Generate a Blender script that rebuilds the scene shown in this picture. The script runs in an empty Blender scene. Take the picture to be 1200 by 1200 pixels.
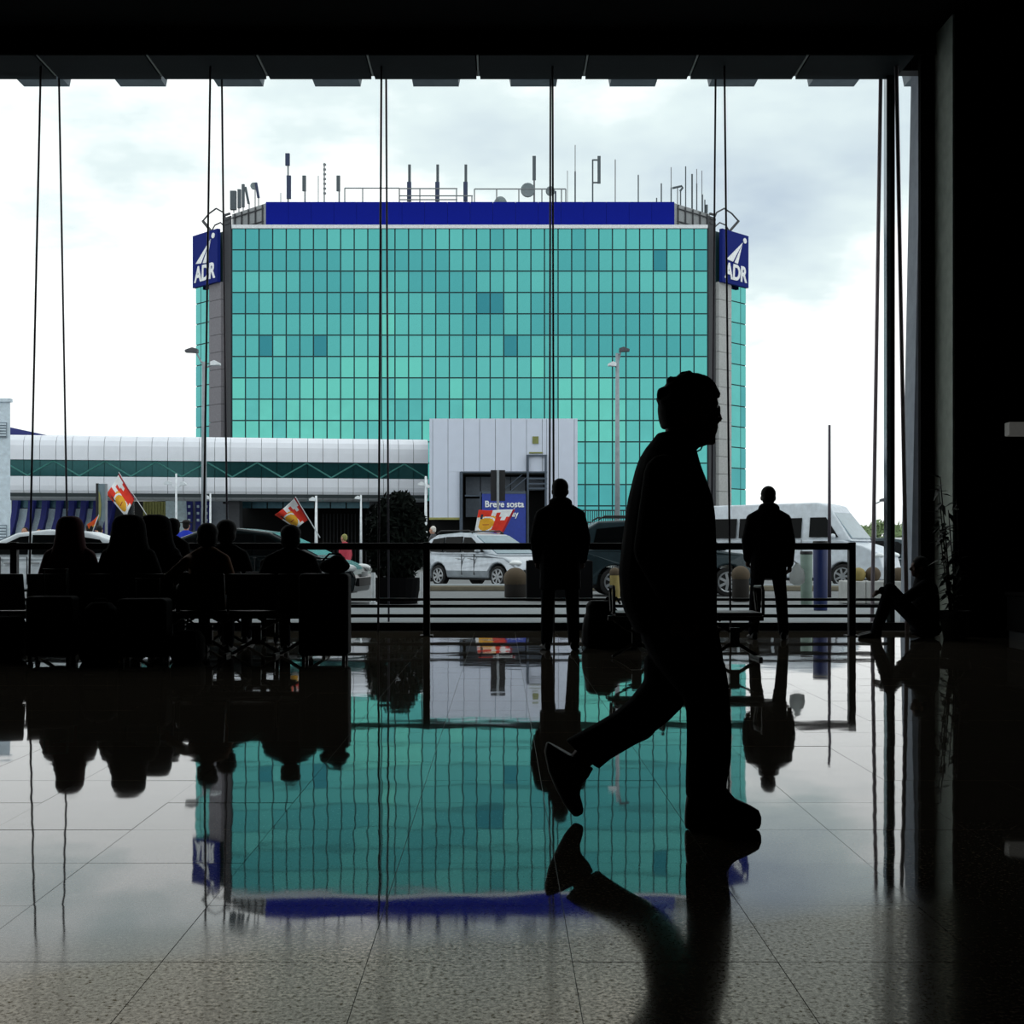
import bpy, bmesh, math, random
from mathutils import Vector, Matrix, noise
random.seed(7)
S = bpy.context.scene
C = S.collection
PI = math.pi
# ------------------------------------------------------------------ camera, sky, exposure
F, CX, CY, EYE = 1521.0, 587.0, 646.0, 1.04      # focal length (px of a 1200 frame), principal point, eye height (m)
cam = bpy.data.cameras.new('camera')
co = bpy.data.objects.new('camera', cam); C.objects.link(co)
co.location = (0, 0, EYE); co.rotation_euler = (PI/2, 0, 0)
cam.sensor_width = 36; cam.lens = 36*F/1200
cam.shift_x = (600-CX)/1200; cam.shift_y = (CY-600)/1200
cam.clip_start = .05; cam.clip_end = 2000
S.camera = co
S.view_settings.view_transform = 'Standard'; S.view_settings.look = 'None'
S.view_settings.exposure = 0; S.view_settings.gamma = 1; S.view_settings.use_curve_mapping = False

def at(px, py, d):
    "photograph pixel at a known depth d (metres) -> world point"
    return Vector(((px-CX)*d/F, d, EYE+(CY-py)*d/F))

w = bpy.data.worlds.new('overcast_sky'); S.world = w; w.use_nodes = True
nt = w.node_tree; N = nt.nodes; L = nt.links; N.clear()
out = N.new('ShaderNodeOutputWorld'); bg = N.new('ShaderNodeBackground')
tc = N.new('ShaderNodeTexCoord'); sep = N.new('ShaderNodeSeparateXYZ')
L.new(tc.outputs['Generated'], sep.inputs[0])
addz = N.new('ShaderNodeMath'); addz.operation = 'ADD'; addz.inputs[1].default_value = .22
mx = N.new('ShaderNodeMath'); mx.operation = 'MAXIMUM'; mx.inputs[1].default_value = 0
L.new(sep.outputs['Z'], mx.inputs[0]); L.new(mx.outputs[0], addz.inputs[0])
dv = N.new('ShaderNodeVectorMath'); dv.operation = 'DIVIDE'
cmb = N.new('ShaderNodeCombineXYZ')
for i in range(3): L.new(addz.outputs[0], cmb.inputs[i])
L.new(tc.outputs['Generated'], dv.inputs[0]); L.new(cmb.outputs[0], dv.inputs[1])
mp = N.new('ShaderNodeMapping'); mp.inputs['Location'].default_value = (-1.2, .35, 0)
L.new(dv.outputs[0], mp.inputs[0])
nz = N.new('ShaderNodeTexNoise'); nz.inputs['Scale'].default_value = 1.15; nz.inputs['Detail'].default_value = 7
nz.inputs['Roughness'].default_value = .55
L.new(mp.outputs[0], nz.inputs['Vector'])
hz = N.new('ShaderNodeMapRange'); hz.inputs['From Min'].default_value = .10; hz.inputs['From Max'].default_value = .34
hz.inputs['To Min'].default_value = -.10; hz.inputs['To Max'].default_value = .06
L.new(sep.outputs['Z'], hz.inputs['Value'])
ad = N.new('ShaderNodeMath'); ad.operation = 'ADD'
L.new(nz.outputs['Fac'], ad.inputs[0]); L.new(hz.outputs[0], ad.inputs[1])
rp = N.new('ShaderNodeValToRGB'); e = rp.color_ramp.elements
e[0].position = .52; e[0].color = (1.30, 1.31, 1.32, 1)
e[1].position = .80; e[1].color = (.50, .60, .74, 1)
m1 = e.new(.60); m1.color = (.86, .97, .99, 1)
L.new(ad.outputs[0], rp.inputs[0]); L.new(rp.outputs[0], bg.inputs['Color'])
bg.inputs['Strength'].default_value = 1.0
L.new(bg.outputs[0], out.inputs['Surface'])

# ------------------------------------------------------------------ materials
def lin(c):
    return tuple((x/12.92 if x <= .04045 else ((x+.055)/1.055)**2.4) for x in [v/255 for v in c])
def mat(name, rgb, rough=.6, metal=0., vary=.12, scale=6., spec=.5, bump=0., srgb=True, emit=None):
    m = bpy.data.materials.new(name); m.use_nodes = True
    n = m.node_tree.nodes; l = m.node_tree.links
    b = n['Principled BSDF']
    col = lin(rgb) if srgb else rgb
    t = n.new('ShaderNodeTexCoord'); z = n.new('ShaderNodeTexNoise')
    z.inputs['Scale'].default_value = scale; z.inputs['Detail'].default_value = 4
    l.new(t.outputs['Object'], z.inputs['Vector'])
    r = n.new('ShaderNodeValToRGB'); r.color_ramp.elements[0].position = .3; r.color_ramp.elements[1].position = .7
    r.color_ramp.elements[0].color = tuple(c*(1-vary) for c in col)+(1,)
    r.color_ramp.elements[1].color = tuple(min(1, c*(1+vary)) for c in col)+(1,)
    l.new(z.outputs['Fac'], r.inputs[0]); l.new(r.outputs[0], b.inputs['Base Color'])
    b.inputs['Roughness'].default_value = rough; b.inputs['Metallic'].default_value = metal
    b.inputs['Specular IOR Level'].default_value = spec
    if bump:
        bp = n.new('ShaderNodeBump'); bp.inputs['Strength'].default_value = bump; bp.inputs['Distance'].default_value = .02
        l.new(z.outputs['Fac'], bp.inputs['Height']); l.new(bp.outputs[0], b.inputs['Normal'])
    if emit:
        b.inputs['Emission Color'].default_value = tuple(col)+(1,); b.inputs['Emission Strength'].default_value = emit
    return m
M = {}
for k, a in dict(
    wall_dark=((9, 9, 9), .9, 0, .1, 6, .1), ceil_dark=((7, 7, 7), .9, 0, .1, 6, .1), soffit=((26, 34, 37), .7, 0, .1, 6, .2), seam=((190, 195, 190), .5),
    return_wall=((176, 186, 174), .9), frame=((24, 26, 28), .5, .0), rod=((62, 56, 66), .45, .3), rod_pale=((176, 160, 166), .5, .1),
    rail=((22, 22, 24), .5), canopy=((120, 132, 140), .6), concrete=((176, 178, 176), .85), fin=((138, 146, 156), .8),
    pave=((128, 136, 140), .85), asphalt=((104, 108, 110), .9), kerb=((118, 112, 96), .9), ground=((96, 100, 98), .95),
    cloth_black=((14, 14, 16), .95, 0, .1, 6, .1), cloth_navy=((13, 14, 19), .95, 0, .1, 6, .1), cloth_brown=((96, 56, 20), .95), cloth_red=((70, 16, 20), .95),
    cloth_grey=((22, 22, 23), .95, 0, .1, 6, .1), skin=((92, 62, 50), .7), skin_out=((190, 140, 115), .6), hair=((12, 10, 9), .85), hair_white=((215, 212, 205), .8),  # skin has silhouette shade put into its colour; skin_out is left undarkened
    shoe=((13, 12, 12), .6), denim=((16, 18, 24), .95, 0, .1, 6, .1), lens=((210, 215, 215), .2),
    hivis=((200, 245, 40), .7), blue_coat=((16, 50, 190), .8), rose_coat=((190, 60, 80), .8), cloth_mid=((60, 62, 66), .9),
    seat_black=((16, 16, 17), .5), steel=((60, 58, 55), .5, .6), case=((10, 10, 11), .8, 0, .1, 6, .2), bag_white=((205, 210, 212), .6),
    leaf=((20, 34, 20), .7), pot=((30, 26, 24), .8), stem=((30, 26, 20), .8), tree_leaf=((16, 23, 19), .9, 0, .12, 6, .1), hedge=((120, 140, 96), .9),
    trunk=((40, 34, 28), .9),
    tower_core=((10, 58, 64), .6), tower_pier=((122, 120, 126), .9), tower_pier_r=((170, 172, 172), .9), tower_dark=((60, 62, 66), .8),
    coping=((214, 218, 222), .6), blue_band=((8, 24, 128), .7, 0, .05, 6, .08), white=((235, 238, 240), .6), ant_blue=((34, 48, 80), .6), ant_grey=((70, 80, 86), .6),
    ant_thin=((110, 114, 118), .6), dish=((112, 124, 128), .6), sign_blue=((18, 34, 112), .7, 0, .05, 6, .1), pent_grey=((140, 144, 146), .8),
    bridge=((226, 230, 238), .5, 0, .03, 2), bridge_core=((20, 36, 40), .6), bridge_glass=((26, 74, 76), .12, .6), brace=((58, 122, 116), .5),
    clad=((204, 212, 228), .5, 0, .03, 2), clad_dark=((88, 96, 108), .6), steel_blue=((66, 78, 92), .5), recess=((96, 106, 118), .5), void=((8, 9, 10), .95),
    board_blue=((34, 58, 150), .5), yellow_win=((120, 126, 66), .5), building_white=((204, 218, 228), .8), louver=((130, 142, 152), .7),
    roof_blue=((34, 44, 120), .6), fin_blue=((24, 34, 120), .6), pale=((205, 225, 232), .6), teal_pane=((48, 88, 100), .25, .4), curtain=((150, 150, 92), .9),
    pole_grey=((138, 146, 152), .5), pole_white=((222, 228, 232), .5), lamp_dark=((70, 72, 78), .5), board_dark=((22, 24, 28), .6), banner=((120, 140, 150), .6),
    car_silver=((178, 186, 194), .28, .55), car_dark=((14, 24, 26), .2, .3), car_suv=((40, 56, 62), .25, .3), car_white=((214, 222, 228), .35), van_white=((208, 216, 224), .4),
    tyre=((14, 14, 15), .8), rim=((160, 164, 168), .35, .7), glass_dark=((6, 8, 9), .2, .0, .1, 3, .1), lamp_glass=((235, 240, 242), .2), trim_black=((18, 18, 20), .6), glass_sky=((120, 140, 150), .1, .6),
    dome=((84, 72, 56), .9), bollard_yellow=((150, 134, 78), .8), bollard_dark=((30, 26, 22), .9), bin_blue=((18, 38, 92), .5), bin_green=((120, 140, 130), .6), planter=((9, 10, 12), .9, 0, .1, 6, .1),
    flag_red=((222, 52, 30), .8), flag_dred=((160, 24, 44), .8), flag_white=((235, 238, 240), .8), flag_yellow=((232, 170, 40), .8), flag_navy=((40, 44, 70), .8), flag_orange=((240, 96, 40), .8),
    mast=((110, 120, 128), .12, .9), terminal=((70, 76, 80), .8), fence=((36, 42, 46), .7), glow_bar=((170, 170, 165), .5, 0, .1, 6, .5, 0, True, .10), desk=((8, 8, 8), .9, 0, .1, 6, .1),
).items():
    M[k] = mat(k, *a)
def metal_pane(name, rgb, rough=.06):
    return mat(name, rgb, rough, 1.0, .05, .6)
PANES = [metal_pane('pane_a', (84, 165, 161)), metal_pane('pane_b', (78, 158, 156)), metal_pane('pane_c', (69, 147, 149)), metal_pane('pane_d', (50, 120, 130)), metal_pane('pane_e', (93, 178, 167))]

def glass_mat():
    m = bpy.data.materials.new('window_glass'); m.use_nodes = True
    n = m.node_tree.nodes; l = m.node_tree.links; n.clear()
    o = n.new('ShaderNodeOutputMaterial'); mi = n.new('ShaderNodeMixShader'); t = n.new('ShaderNodeBsdfTransparent'); g = n.new('ShaderNodeBsdfGlossy')
    f = n.new('ShaderNodeFresnel'); f.inputs['IOR'].default_value = 1.14
    z = n.new('ShaderNodeTexNoise'); z.inputs['Scale'].default_value = .4
    r = n.new('ShaderNodeValToRGB'); r.color_ramp.elements[0].color = (.965, .98, .975, 1); r.color_ramp.elements[1].color = (.985, .995, .99, 1)
    l.new(z.outputs['Fac'], r.inputs[0]); l.new(r.outputs[0], t.inputs['Color'])
    g.inputs['Roughness'].default_value = .02
    l.new(f.outputs[0], mi.inputs[0]); l.new(t.outputs[0], mi.inputs[1]); l.new(g.outputs[0], mi.inputs[2]); l.new(mi.outputs[0], o.inputs['Surface'])
    return m
M['glass'] = glass_mat()
def thin_plastic():
    m = mat('bag_thin', (205, 212, 214), .6); n = m.node_tree.nodes; l = m.node_tree.links
    t = n.new('ShaderNodeBsdfTranslucent'); t.inputs['Color'].default_value = (.9, .93, .93, 1); x = n.new('ShaderNodeMixShader'); x.inputs[0].default_value = .9
    l.new(n['Principled BSDF'].outputs[0], x.inputs[1]); l.new(t.outputs[0], x.inputs[2]); l.new(x.outputs[0], n['Material Output'].inputs['Surface'])
    return m
M['bag_thin'] = thin_plastic()

def floor_mat():
    "polished granite: speckled, mirror-bright where it is kept waxed, worn rougher near the viewer's end"
    m = bpy.data.materials.new('polished_granite'); m.use_nodes = True
    n = m.node_tree.nodes; l = m.node_tree.links; b = n['Principled BSDF']
    g = n.new('ShaderNodeNewGeometry'); sp = n.new('ShaderNodeSeparateXYZ'); l.new(g.outputs['Position'], sp.inputs[0])
    vo = n.new('ShaderNodeTexNoise'); vo.inputs['Scale'].default_value = 80; vo.inputs['Detail'].default_value = 3; vo.inputs['Roughness'].default_value = .7
    l.new(g.outputs['Position'], vo.inputs['Vector'])
    r = n.new('ShaderNodeValToRGB'); el = r.color_ramp.elements
    el[0].position = .36; el[0].color = (.006, .005, .004, 1); el[1].position = .66; el[1].color = (.23, .195, .145, 1)
    q = el.new(.5); q.color = (.066, .054, .039, 1)
    l.new(vo.outputs['Fac'], r.inputs[0]); l.new(r.outputs[0], b.inputs['Base Color'])
    # near end: rougher and warmer from about 3.7 m on towards the viewer
    ln = n.new('ShaderNodeTexNoise'); ln.inputs['Scale'].default_value = 1.3; ln.inputs['Detail'].default_value = 3
    l.new(g.outputs['Position'], ln.inputs['Vector'])
    ma = n.new('ShaderNodeMath'); ma.operation = 'MULTIPLY_ADD'; ma.inputs[1].default_value = .7
    l.new(ln.outputs['Fac'], ma.inputs[0]); l.new(sp.outputs['Y'], ma.inputs[2])
    mx_ = n.new('ShaderNodeMath'); mx_.operation = 'MULTIPLY_ADD'; mx_.inputs[1].default_value = -.22
    l.new(sp.outputs['X'], mx_.inputs[0]); l.new(ma.outputs[0], mx_.inputs[2])
    w1 = n.new('ShaderNodeMapRange'); w1.inputs['From Min'].default_value = 3.75; w1.inputs['From Max'].default_value = 4.15
    w1.inputs['To Min'].default_value = 1; w1.inputs['To Max'].default_value = 0; w1.clamp = True
    l.new(mx_.outputs[0], w1.inputs['Value'])
    gr = n.new('ShaderNodeMapRange'); gr.inputs['From Min'].default_value = .35; gr.inputs['From Max'].default_value = .65
    gr.inputs['To Min'].default_value = .17; gr.inputs['To Max'].default_value = .05
    l.new(vo.outputs['Fac'], gr.inputs['Value'])
    mi = n.new('ShaderNodeMix'); mi.data_type = 'FLOAT'; mi.inputs[2].default_value = .028
    l.new(w1.outputs[0], mi.inputs[0]); l.new(gr.outputs[0], mi.inputs[3]); l.new(mi.outputs[0], b.inputs['Roughness'])
    sg = n.new('ShaderNodeMapRange'); sg.inputs['From Min'].default_value = .36; sg.inputs['From Max'].default_value = .6
    sg.inputs['To Min'].default_value = .0; sg.inputs["To Max"].default_value = .36
    l.new(vo.outputs['Fac'], sg.inputs['Value'])
    m2 = n.new('ShaderNodeMix'); m2.data_type = 'FLOAT'; m2.inputs[2].default_value = .5
    l.new(w1.outputs[0], m2.inputs[0]); l.new(sg.outputs[0], m2.inputs[3]); l.new(m2.outputs[0], b.inputs['Specular IOR Level'])
    b.inputs['IOR'].default_value = 1.55
    mt_ = n.new('ShaderNodeMath'); mt_.operation = 'MULTIPLY'; mt_.inputs[1].default_value = .28      # part metallic: puts a warm tone into the near end's reflections
    l.new(w1.outputs[0], mt_.inputs[0]); l.new(mt_.outputs[0], b.inputs['Metallic'])
    tn = n.new('ShaderNodeMix'); tn.data_type = 'RGBA'; tn.inputs[6].default_value = (1, 1, 1, 1); tn.inputs[7].default_value = (1, .88, .68, 1)
    l.new(w1.outputs[0], tn.inputs[0]); l.new(tn.outputs[2], b.inputs['Specular Tint'])
    wv = n.new('ShaderNodeTexNoise'); wv.inputs['Scale'].default_value = 3.2; wv.inputs['Detail'].default_value = 1
    l.new(g.outputs['Position'], wv.inputs['Vector'])
    bp = n.new('ShaderNodeBump'); bp.inputs['Strength'].default_value = 1; bp.inputs['Distance'].default_value = .0006
    l.new(wv.outputs['Fac'], bp.inputs['Height']); l.new(bp.outputs[0], b.inputs['Normal'])
    return m
M['floor'] = floor_mat()
M['grout'] = mat('grout', (62, 60, 56), .5)

# ------------------------------------------------------------------ mesh helpers
class MB:
    def __init__(s): s.v = []; s.f = []; s.mi = []
    def add(s, vs, fs, mi=0):
        o = len(s.v); s.v += [Vector(v) for v in vs]; s.f += [tuple(i+o for i in f) for f in fs]; s.mi += [mi]*len(fs); return s
    def box(s, lo, hi, mi=0, m=None):
        (a, b, c), (d, e, f) = lo, hi
        vs = [Vector(p) for p in ((a,b,c),(d,b,c),(d,e,c),(a,e,c),(a,b,f),(d,b,f),(d,e,f),(a,e,f))]
        if m: vs = [m @ p for p in vs]
        return s.add(vs, [(0,3,2,1),(4,5,6,7),(0,1,5,4),(1,2,6,5),(2,3,7,6),(3,0,4,7)], mi)
    def cyl(s, p, q, r, r2=None, n=10, mi=0):
        p, q = Vector(p), Vector(q); r2 = r if r2 is None else r2
        ax = (q-p); 
        if ax.length < 1e-6: return s
        ax.normalize(); u = ax.orthogonal().normalized(); t = ax.cross(u)
        vs = []
        for c, rr in ((p, r), (q, r2)):
            vs += [c+(u*math.cos(2*PI*i/n)+t*math.sin(2*PI*i/n))*rr for i in range(n)]
        fs = [(i, (i+1) % n, n+(i+1) % n, n+i) for i in range(n)]+[tuple(range(n))[::-1], tuple(range(n, 2*n))]
        return s.add(vs, fs, mi)
    def ell(s, c, r, rot=None, nu=12, nv=8, mi=0):
        c = Vector(c); r = Vector((r, r, r)) if isinstance(r, (int, float)) else Vector(r)
        vs = [Vector((0, 0, 1))]
        for j in range(1, nv):
            a = PI*j/nv
            vs += [Vector((math.sin(a)*math.cos(2*PI*i/nu), math.sin(a)*math.sin(2*PI*i/nu), math.cos(a))) for i in range(nu)]
        vs.append(Vector((0, 0, -1)))
        vs = [Vector((v.x*r.x, v.y*r.y, v.z*r.z)) for v in vs]
        if rot: vs = [rot @ v for v in vs]
        vs = [v+c for v in vs]
        fs = [(0, 1+i, 1+(i+1) % nu) for i in range(nu)]
        for j in range(nv-2):
            fs += [(1+j*nu+i, 1+(j+1)*nu+i, 1+(j+1)*nu+(i+1) % nu, 1+j*nu+(i+1) % nu) for i in range(nu)]
        z = len(vs)-1
        fs += [(z, 1+(nv-2)*nu+(i+1) % nu, 1+(nv-2)*nu+i) for i in range(nu)]
        return s.add(vs, fs, mi)
    def tube(s, pts, rs, n=10, mi=0):
        pts = [Vector(p) for p in pts]
        if isinstance(rs, (int, float)): rs = [rs]*len(pts)
        for i in range(len(pts)-1): s.cyl(pts[i], pts[i+1], rs[i], rs[i+1], n, mi)
        for p, r in zip(pts, rs): s.ell(p, r, nu=n, nv=6, mi=mi)
        return s
    def pipe(s, pts, rs, n=8, mi=0):
        "one swept skin along a polyline (no joint balls)"
        pts = [Vector(p) for p in pts]
        if isinstance(rs, (int, float)): rs = [rs]*len(pts)
        rings = []; u = None
        for i, p in enumerate(pts):
            t = (pts[min(i+1, len(pts)-1)]-pts[max(i-1, 0)]).normalized()
            u = t.orthogonal().normalized() if u is None else (u-t*u.dot(t)).normalized()
            b = t.cross(u)
            rings.append([p+(u*math.cos(2*PI*k/n)+b*math.sin(2*PI*k/n))*rs[i] for k in range(n)])
        return s.loft(rings, mi)
    def loft(s, rings, mi=0):
        n = len(rings[0]); vs = [p for r in rings for p in r]; fs = []
        for j in range(len(rings)-1):
            fs += [(j*n+i, j*n+(i+1) % n, (j+1)*n+(i+1) % n, (j+1)*n+i) for i in range(n)]
        fs += [tuple(range(n))[::-1], tuple(range((len(rings)-1)*n, len(rings)*n))]
        return s.add(vs, fs, mi)
    def prism(s, poly, fa, fb, mi=0):
        "closed outline (list of 2-tuples) between two placing functions"
        n = len(poly); vs = [fa(*p) for p in poly]+[fb(*p) for p in poly]
        fs = [(i, (i+1) % n, n+(i+1) % n, n+i) for i in range(n)]+[tuple(range(n))[::-1], tuple(range(n, 2*n))]
        return s.add(vs, fs, mi)
    def mesh(s, name, off=Vector()):
        me = bpy.data.meshes.new(name); me.from_pydata([v-off for v in s.v], [], s.f)
        bm = bmesh.new(); bm.from_mesh(me); bmesh.ops.recalc_face_normals(bm, faces=bm.faces); bm.to_mesh(me); bm.free()
        return me
    def build(s, name, m, parent=None, world=True, smooth=False, bevel=0, seg=2):
        off = worigin(parent) if (parent and world) else Vector()
        me = s.mesh(name, off)
        for x in (m if isinstance(m, (list, tuple)) else [m]): me.materials.append(M[x] if isinstance(x, str) else x)
        if isinstance(m, (list, tuple)): me.polygons.foreach_set('material_index', s.mi)
        if smooth: me.shade_smooth()
        o = bpy.data.objects.new(name, me); C.objects.link(o)
        if parent: o.parent = parent
        if bevel:
            b = o.modifiers.new('bevel', 'BEVEL'); b.width = bevel; b.segments = seg; b.limit_method = 'ANGLE'; b.angle_limit = .6
            if not smooth: pass
        return o
def worigin(o):
    p = Vector()
    while o: p += o.location; o = o.parent
    return p
def tag(o, label=None, cat=None, group=None, kind=None):
    if label: o['label'] = label
    if cat: o['category'] = cat
    if group: o['group'] = group
    if kind: o['kind'] = kind
    return o
def thing(name, label, cat, loc=(0, 0, 0), rz=0, group=None):
    o = bpy.data.objects.new(name, None); o.empty_display_size = .1; C.objects.link(o)
    o.location = loc; o.rotation_euler = (0, 0, rz)
    return tag(o, label, cat, group)
def struct(o): o['kind'] = 'structure'; return o
def fuse(mb, name, m, parent, voxel=.012, smooth=2):
    "union of all the closed pieces of mb as one continuous skin"
    o = mb.build(name, m, parent)
    r = o.modifiers.new('r', 'REMESH'); r.mode = 'VOXEL'; r.voxel_size = voxel
    if smooth:
        q = o.modifiers.new('s', 'SMOOTH'); q.iterations = smooth; q.factor = .5
    dg = bpy.context.evaluated_depsgraph_get()
    me = bpy.data.meshes.new_from_object(o.evaluated_get(dg)); me.name = name
    o.modifiers.clear(); old = o.data; o.data = me; bpy.data.meshes.remove(old)
    me.shade_smooth()
    if not me.materials: me.materials.append(M[m])
    return o
def copy_tree(o, parent=None):
    c = o.copy(); C.objects.link(c)
    if parent: c.parent = parent
    for ch in list(o.children): copy_tree(ch, c)
    return c
def ring(c, rx, ry, n=16, pw=2.0):
    c = Vector(c); pts = []
    for i in range(n):
        a = 2*PI*i/n; x, y = math.cos(a), math.sin(a)
        f = (abs(x)**pw+abs(y)**pw)**(-1/pw)
        pts.append(c+Vector((x*f*rx, y*f*ry, 0)))
    return pts
def text(body, name, m, parent, mw, size, extrude=.02, offset=0, shear=0, align='CENTER', sx=1):
    c = bpy.data.curves.new(name, 'FONT'); c.body = body; c.size = size; c.extrude = extrude; c.offset = offset; c.shear = shear
    c.align_x = align; c.align_y = 'BOTTOM_BASELINE'; c.materials.append(M[m])
    t_ = bpy.data.objects.new(name, c); C.objects.link(t_)
    me = bpy.data.meshes.new_from_object(t_.evaluated_get(bpy.context.evaluated_depsgraph_get())); me.name = name
    bpy.data.objects.remove(t_); bpy.data.curves.remove(c)
    if not me.materials: me.materials.append(M[m])
    o = bpy.data.objects.new(name, me); C.objects.link(o); o.parent = parent
    mw = mw @ Matrix.Diagonal((sx, 1, 1, 1))
    mw.translation = mw.translation-worigin(parent); o.matrix_local = mw
    return o

# ================================================================== THE SETTING (indoors)
GY = 17.2                                    # depth of the glazed wall
HEAD = 7.33                                  # height of the window head
XL, XR, YB = -13.0, 9.0, -7.0
flo = struct(MB().box((XL, YB, -.30), (XR, GY+.1, -.0045)).build('floor', 'grout'))
T = .52; x0 = -.339-14*T; y0 = 3.807-5*T
mt = MB(); g = .0011
mt.add([(g,g,0),(T-g,g,0),(T-g,T-g,0),(g,T-g,0),(g,g,-.0044),(T-g,g,-.0044),(T-g,T-g,-.0044),(g,T-g,-.0044)], [(0,1,2,3),(4,7,6,5),(0,4,5,1),(1,5,6,2),(2,6,7,3),(3,7,4,0)])
tile_me = mt.mesh('tile'); tile_me.materials.append(M['floor'])
rest = MB(); cells = []
for j in range(-17, 32):
    for i in range(-10, 32):
        x, y = x0+i*T, y0+j*T
        if x < XL or x+T > XR-.02 or y < YB or y+T > GY+.02: continue
        near = y >= 1.6 and (abs(x+T/2-.04) < .42*(y+T)+.4)
        cells.append((0 if near else 1, y, x))
cells.sort(); n = 0
for far, y, x in cells:
    if not far and n < 290:
        o = bpy.data.objects.new('tile', tile_me); C.objects.link(o); o.parent = flo
        o.location = (x, y, random.uniform(-.0004, .0004)); n += 1
        o.rotation_euler = (random.gauss(0, .0005), random.gauss(0, .0005), 0)
    else:
        rest.add([Vector(v.co)+Vector((x, y, random.uniform(-.0004, .0004))) for v in tile_me.vertices], [tuple(p.vertices) for p in tile_me.polygons])
o = rest.build('tile', 'floor', flo); tag(o, kind='stuff')
# strips beside the last tiles
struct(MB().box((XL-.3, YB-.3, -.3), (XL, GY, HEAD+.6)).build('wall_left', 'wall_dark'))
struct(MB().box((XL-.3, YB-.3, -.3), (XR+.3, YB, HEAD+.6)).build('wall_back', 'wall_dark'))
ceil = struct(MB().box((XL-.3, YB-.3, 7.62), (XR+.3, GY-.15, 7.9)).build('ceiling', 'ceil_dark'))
struct(MB().box((XL-.6, YB-.6, 7.95), (XR+.6, GY+.25, 13.6)).build('trim_1', 'terminal'))        # unseen storey above the hall, heightened and darkened for the tower's dark reflection
# window-head soffit panels and the bright strips between them
sx = -3.1
k = -8
mb = MB().box((XL, 16.44, HEAD+.012), (5.6, 16.47, 7.62)); mb.build('bulkhead', 'ceil_dark', ceil)
while sx+k*1.4 < 5.4:
    a, b = sx+k*1.4+.025, min(sx+(k+1)*1.4-.025, 5.25)
    if a > XL and b > a+.1:
        MB().box((a, 16.46, HEAD), (b, GY+.1, HEAD+.05)).build('soffit_panel', 'soffit', ceil)
        MB().box((a-.035, 16.5, HEAD+.012), (a-.012, GY, HEAD+.03)).build('soffit_strip', 'seam', ceil)
    k += 1
# glazed wall: panes, rods, low rails, end mast
win = struct(MB().box((XL, GY-.12, 0), (5.5, GY+.12, .10)).build('window_1', 'frame'))
MB().box((XL, GY-.08, HEAD+.05), (5.6, GY+.12, 7.95)).build('window_head', 'frame', win)
RX = [-12.6, -10.4, -8.2, -5.97, -3.77, -1.55, .67, 2.90, 5.13]
def sheet(a, b):          # a glass sheet: its two polished faces
    z0_, z1_ = .10, HEAD+.05; mb = MB()
    for y in (GY-.006, GY+.006): mb.add([(a, y, z0_), (b, y, z0_), (b, y, z1_), (a, y, z1_)], [(0, 1, 2, 3)])
    return mb.build('pane', 'glass', win)
for i in range(len(RX)-1):
    sheet(RX[i]+.001, RX[i+1]-.001)
sheet(5.22, 5.5)
for x in RX[2:]:
    r, m = (.026, 'rod_pale') if x > 5 else (.0135, 'rod')  # right-hand pair paler: outdoor light on them is put into the colour
    MB().cyl((x, 16.39, 0), (x, 16.84, HEAD), r, n=10).build('rod', m, win, smooth=True)
    MB().cyl((x, 17.94, 0), (x, 17.52, HEAD+.3), r, n=10).build('rod', m, win, smooth=True)
for z, h in ((.165, .045), (.295, .04), (.385, .035)):
    MB().box((XL, GY-.07, z), (5.1, GY-.03, z+h)).build('low_rail', 'frame', win)
MB().box((5.10, GY-.05, 0), (5.21, GY+.10, HEAD+.1)).build('mast', 'mast', win, bevel=.012)
# right side: grey fin outside, dark pillar, dim return wall, black wall block
mb = MB()
mb.loft([[Vector((5.66, 17.95, 0)), Vector((6.5, 17.95, 0)), Vector((6.5, 18.4, 0)), Vector((5.66, 18.4, 0))],
         [Vector((5.84, 17.95, 9)), Vector((6.5, 17.95, 9)), Vector((6.5, 18.4, 9)), Vector((5.84, 18.4, 9))]])
struct(mb.build('trim_2', 'fin'))
struct(MB().box((5.338, 16.5, 0), (5.60, 16.6, 7.62)).build('trim_3', 'wall_dark'))
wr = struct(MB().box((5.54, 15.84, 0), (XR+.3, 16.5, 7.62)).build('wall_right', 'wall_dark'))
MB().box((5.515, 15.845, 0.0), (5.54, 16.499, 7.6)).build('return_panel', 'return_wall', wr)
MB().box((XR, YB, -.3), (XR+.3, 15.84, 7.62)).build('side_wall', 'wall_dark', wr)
MB().box((5.50, 15.83, 0), (XR, 15.855, .12)).build('baseboard', 'frame', wr)
# canopy outside with its trapezoid beams
can = struct(MB().box((XL, GY+.25, 8.72), (8.5, 20.0, 8.95)).build('trim_4', 'canopy'))
for px in [-175, -60, 55, 168, 282, 396, 511, 625, 741, 857, 974, 1086]:
    cx = (px-CX)*20/F
    mb = MB().prism([(-.45, 8.72), (.45, 8.72), (.35, 8.20), (-.35, 8.20)], lambda a, z: Vector((cx+a, GY+.3, z)), lambda a, z: Vector((cx+a, 20, z)))
    mb.build('canopy_beam', 'canopy', can)

# ================================================================== OUTSIDE GROUND
struct(MB().box((-60, GY+.1, -.3), (60, 25.0, -.01)).build('pavement', 'pave'))
struct(MB().box((-60, 25.0, -.3), (60, 70, -.03)).build('road', 'asphalt'))
struct(MB().box((-500, 70, -.4), (500, 900, -.035)).build('ground', 'ground'))
isl = MB().box((-3.2, 34.8, -.03), (14, 36.6, .11)).build('traffic_island', 'kerb', bevel=.03)
struct(isl)
MB().box((-3.1, 35.0, .105), (13.9, 36.5, .125)).build('kerb_top', 'pave', isl)

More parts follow.
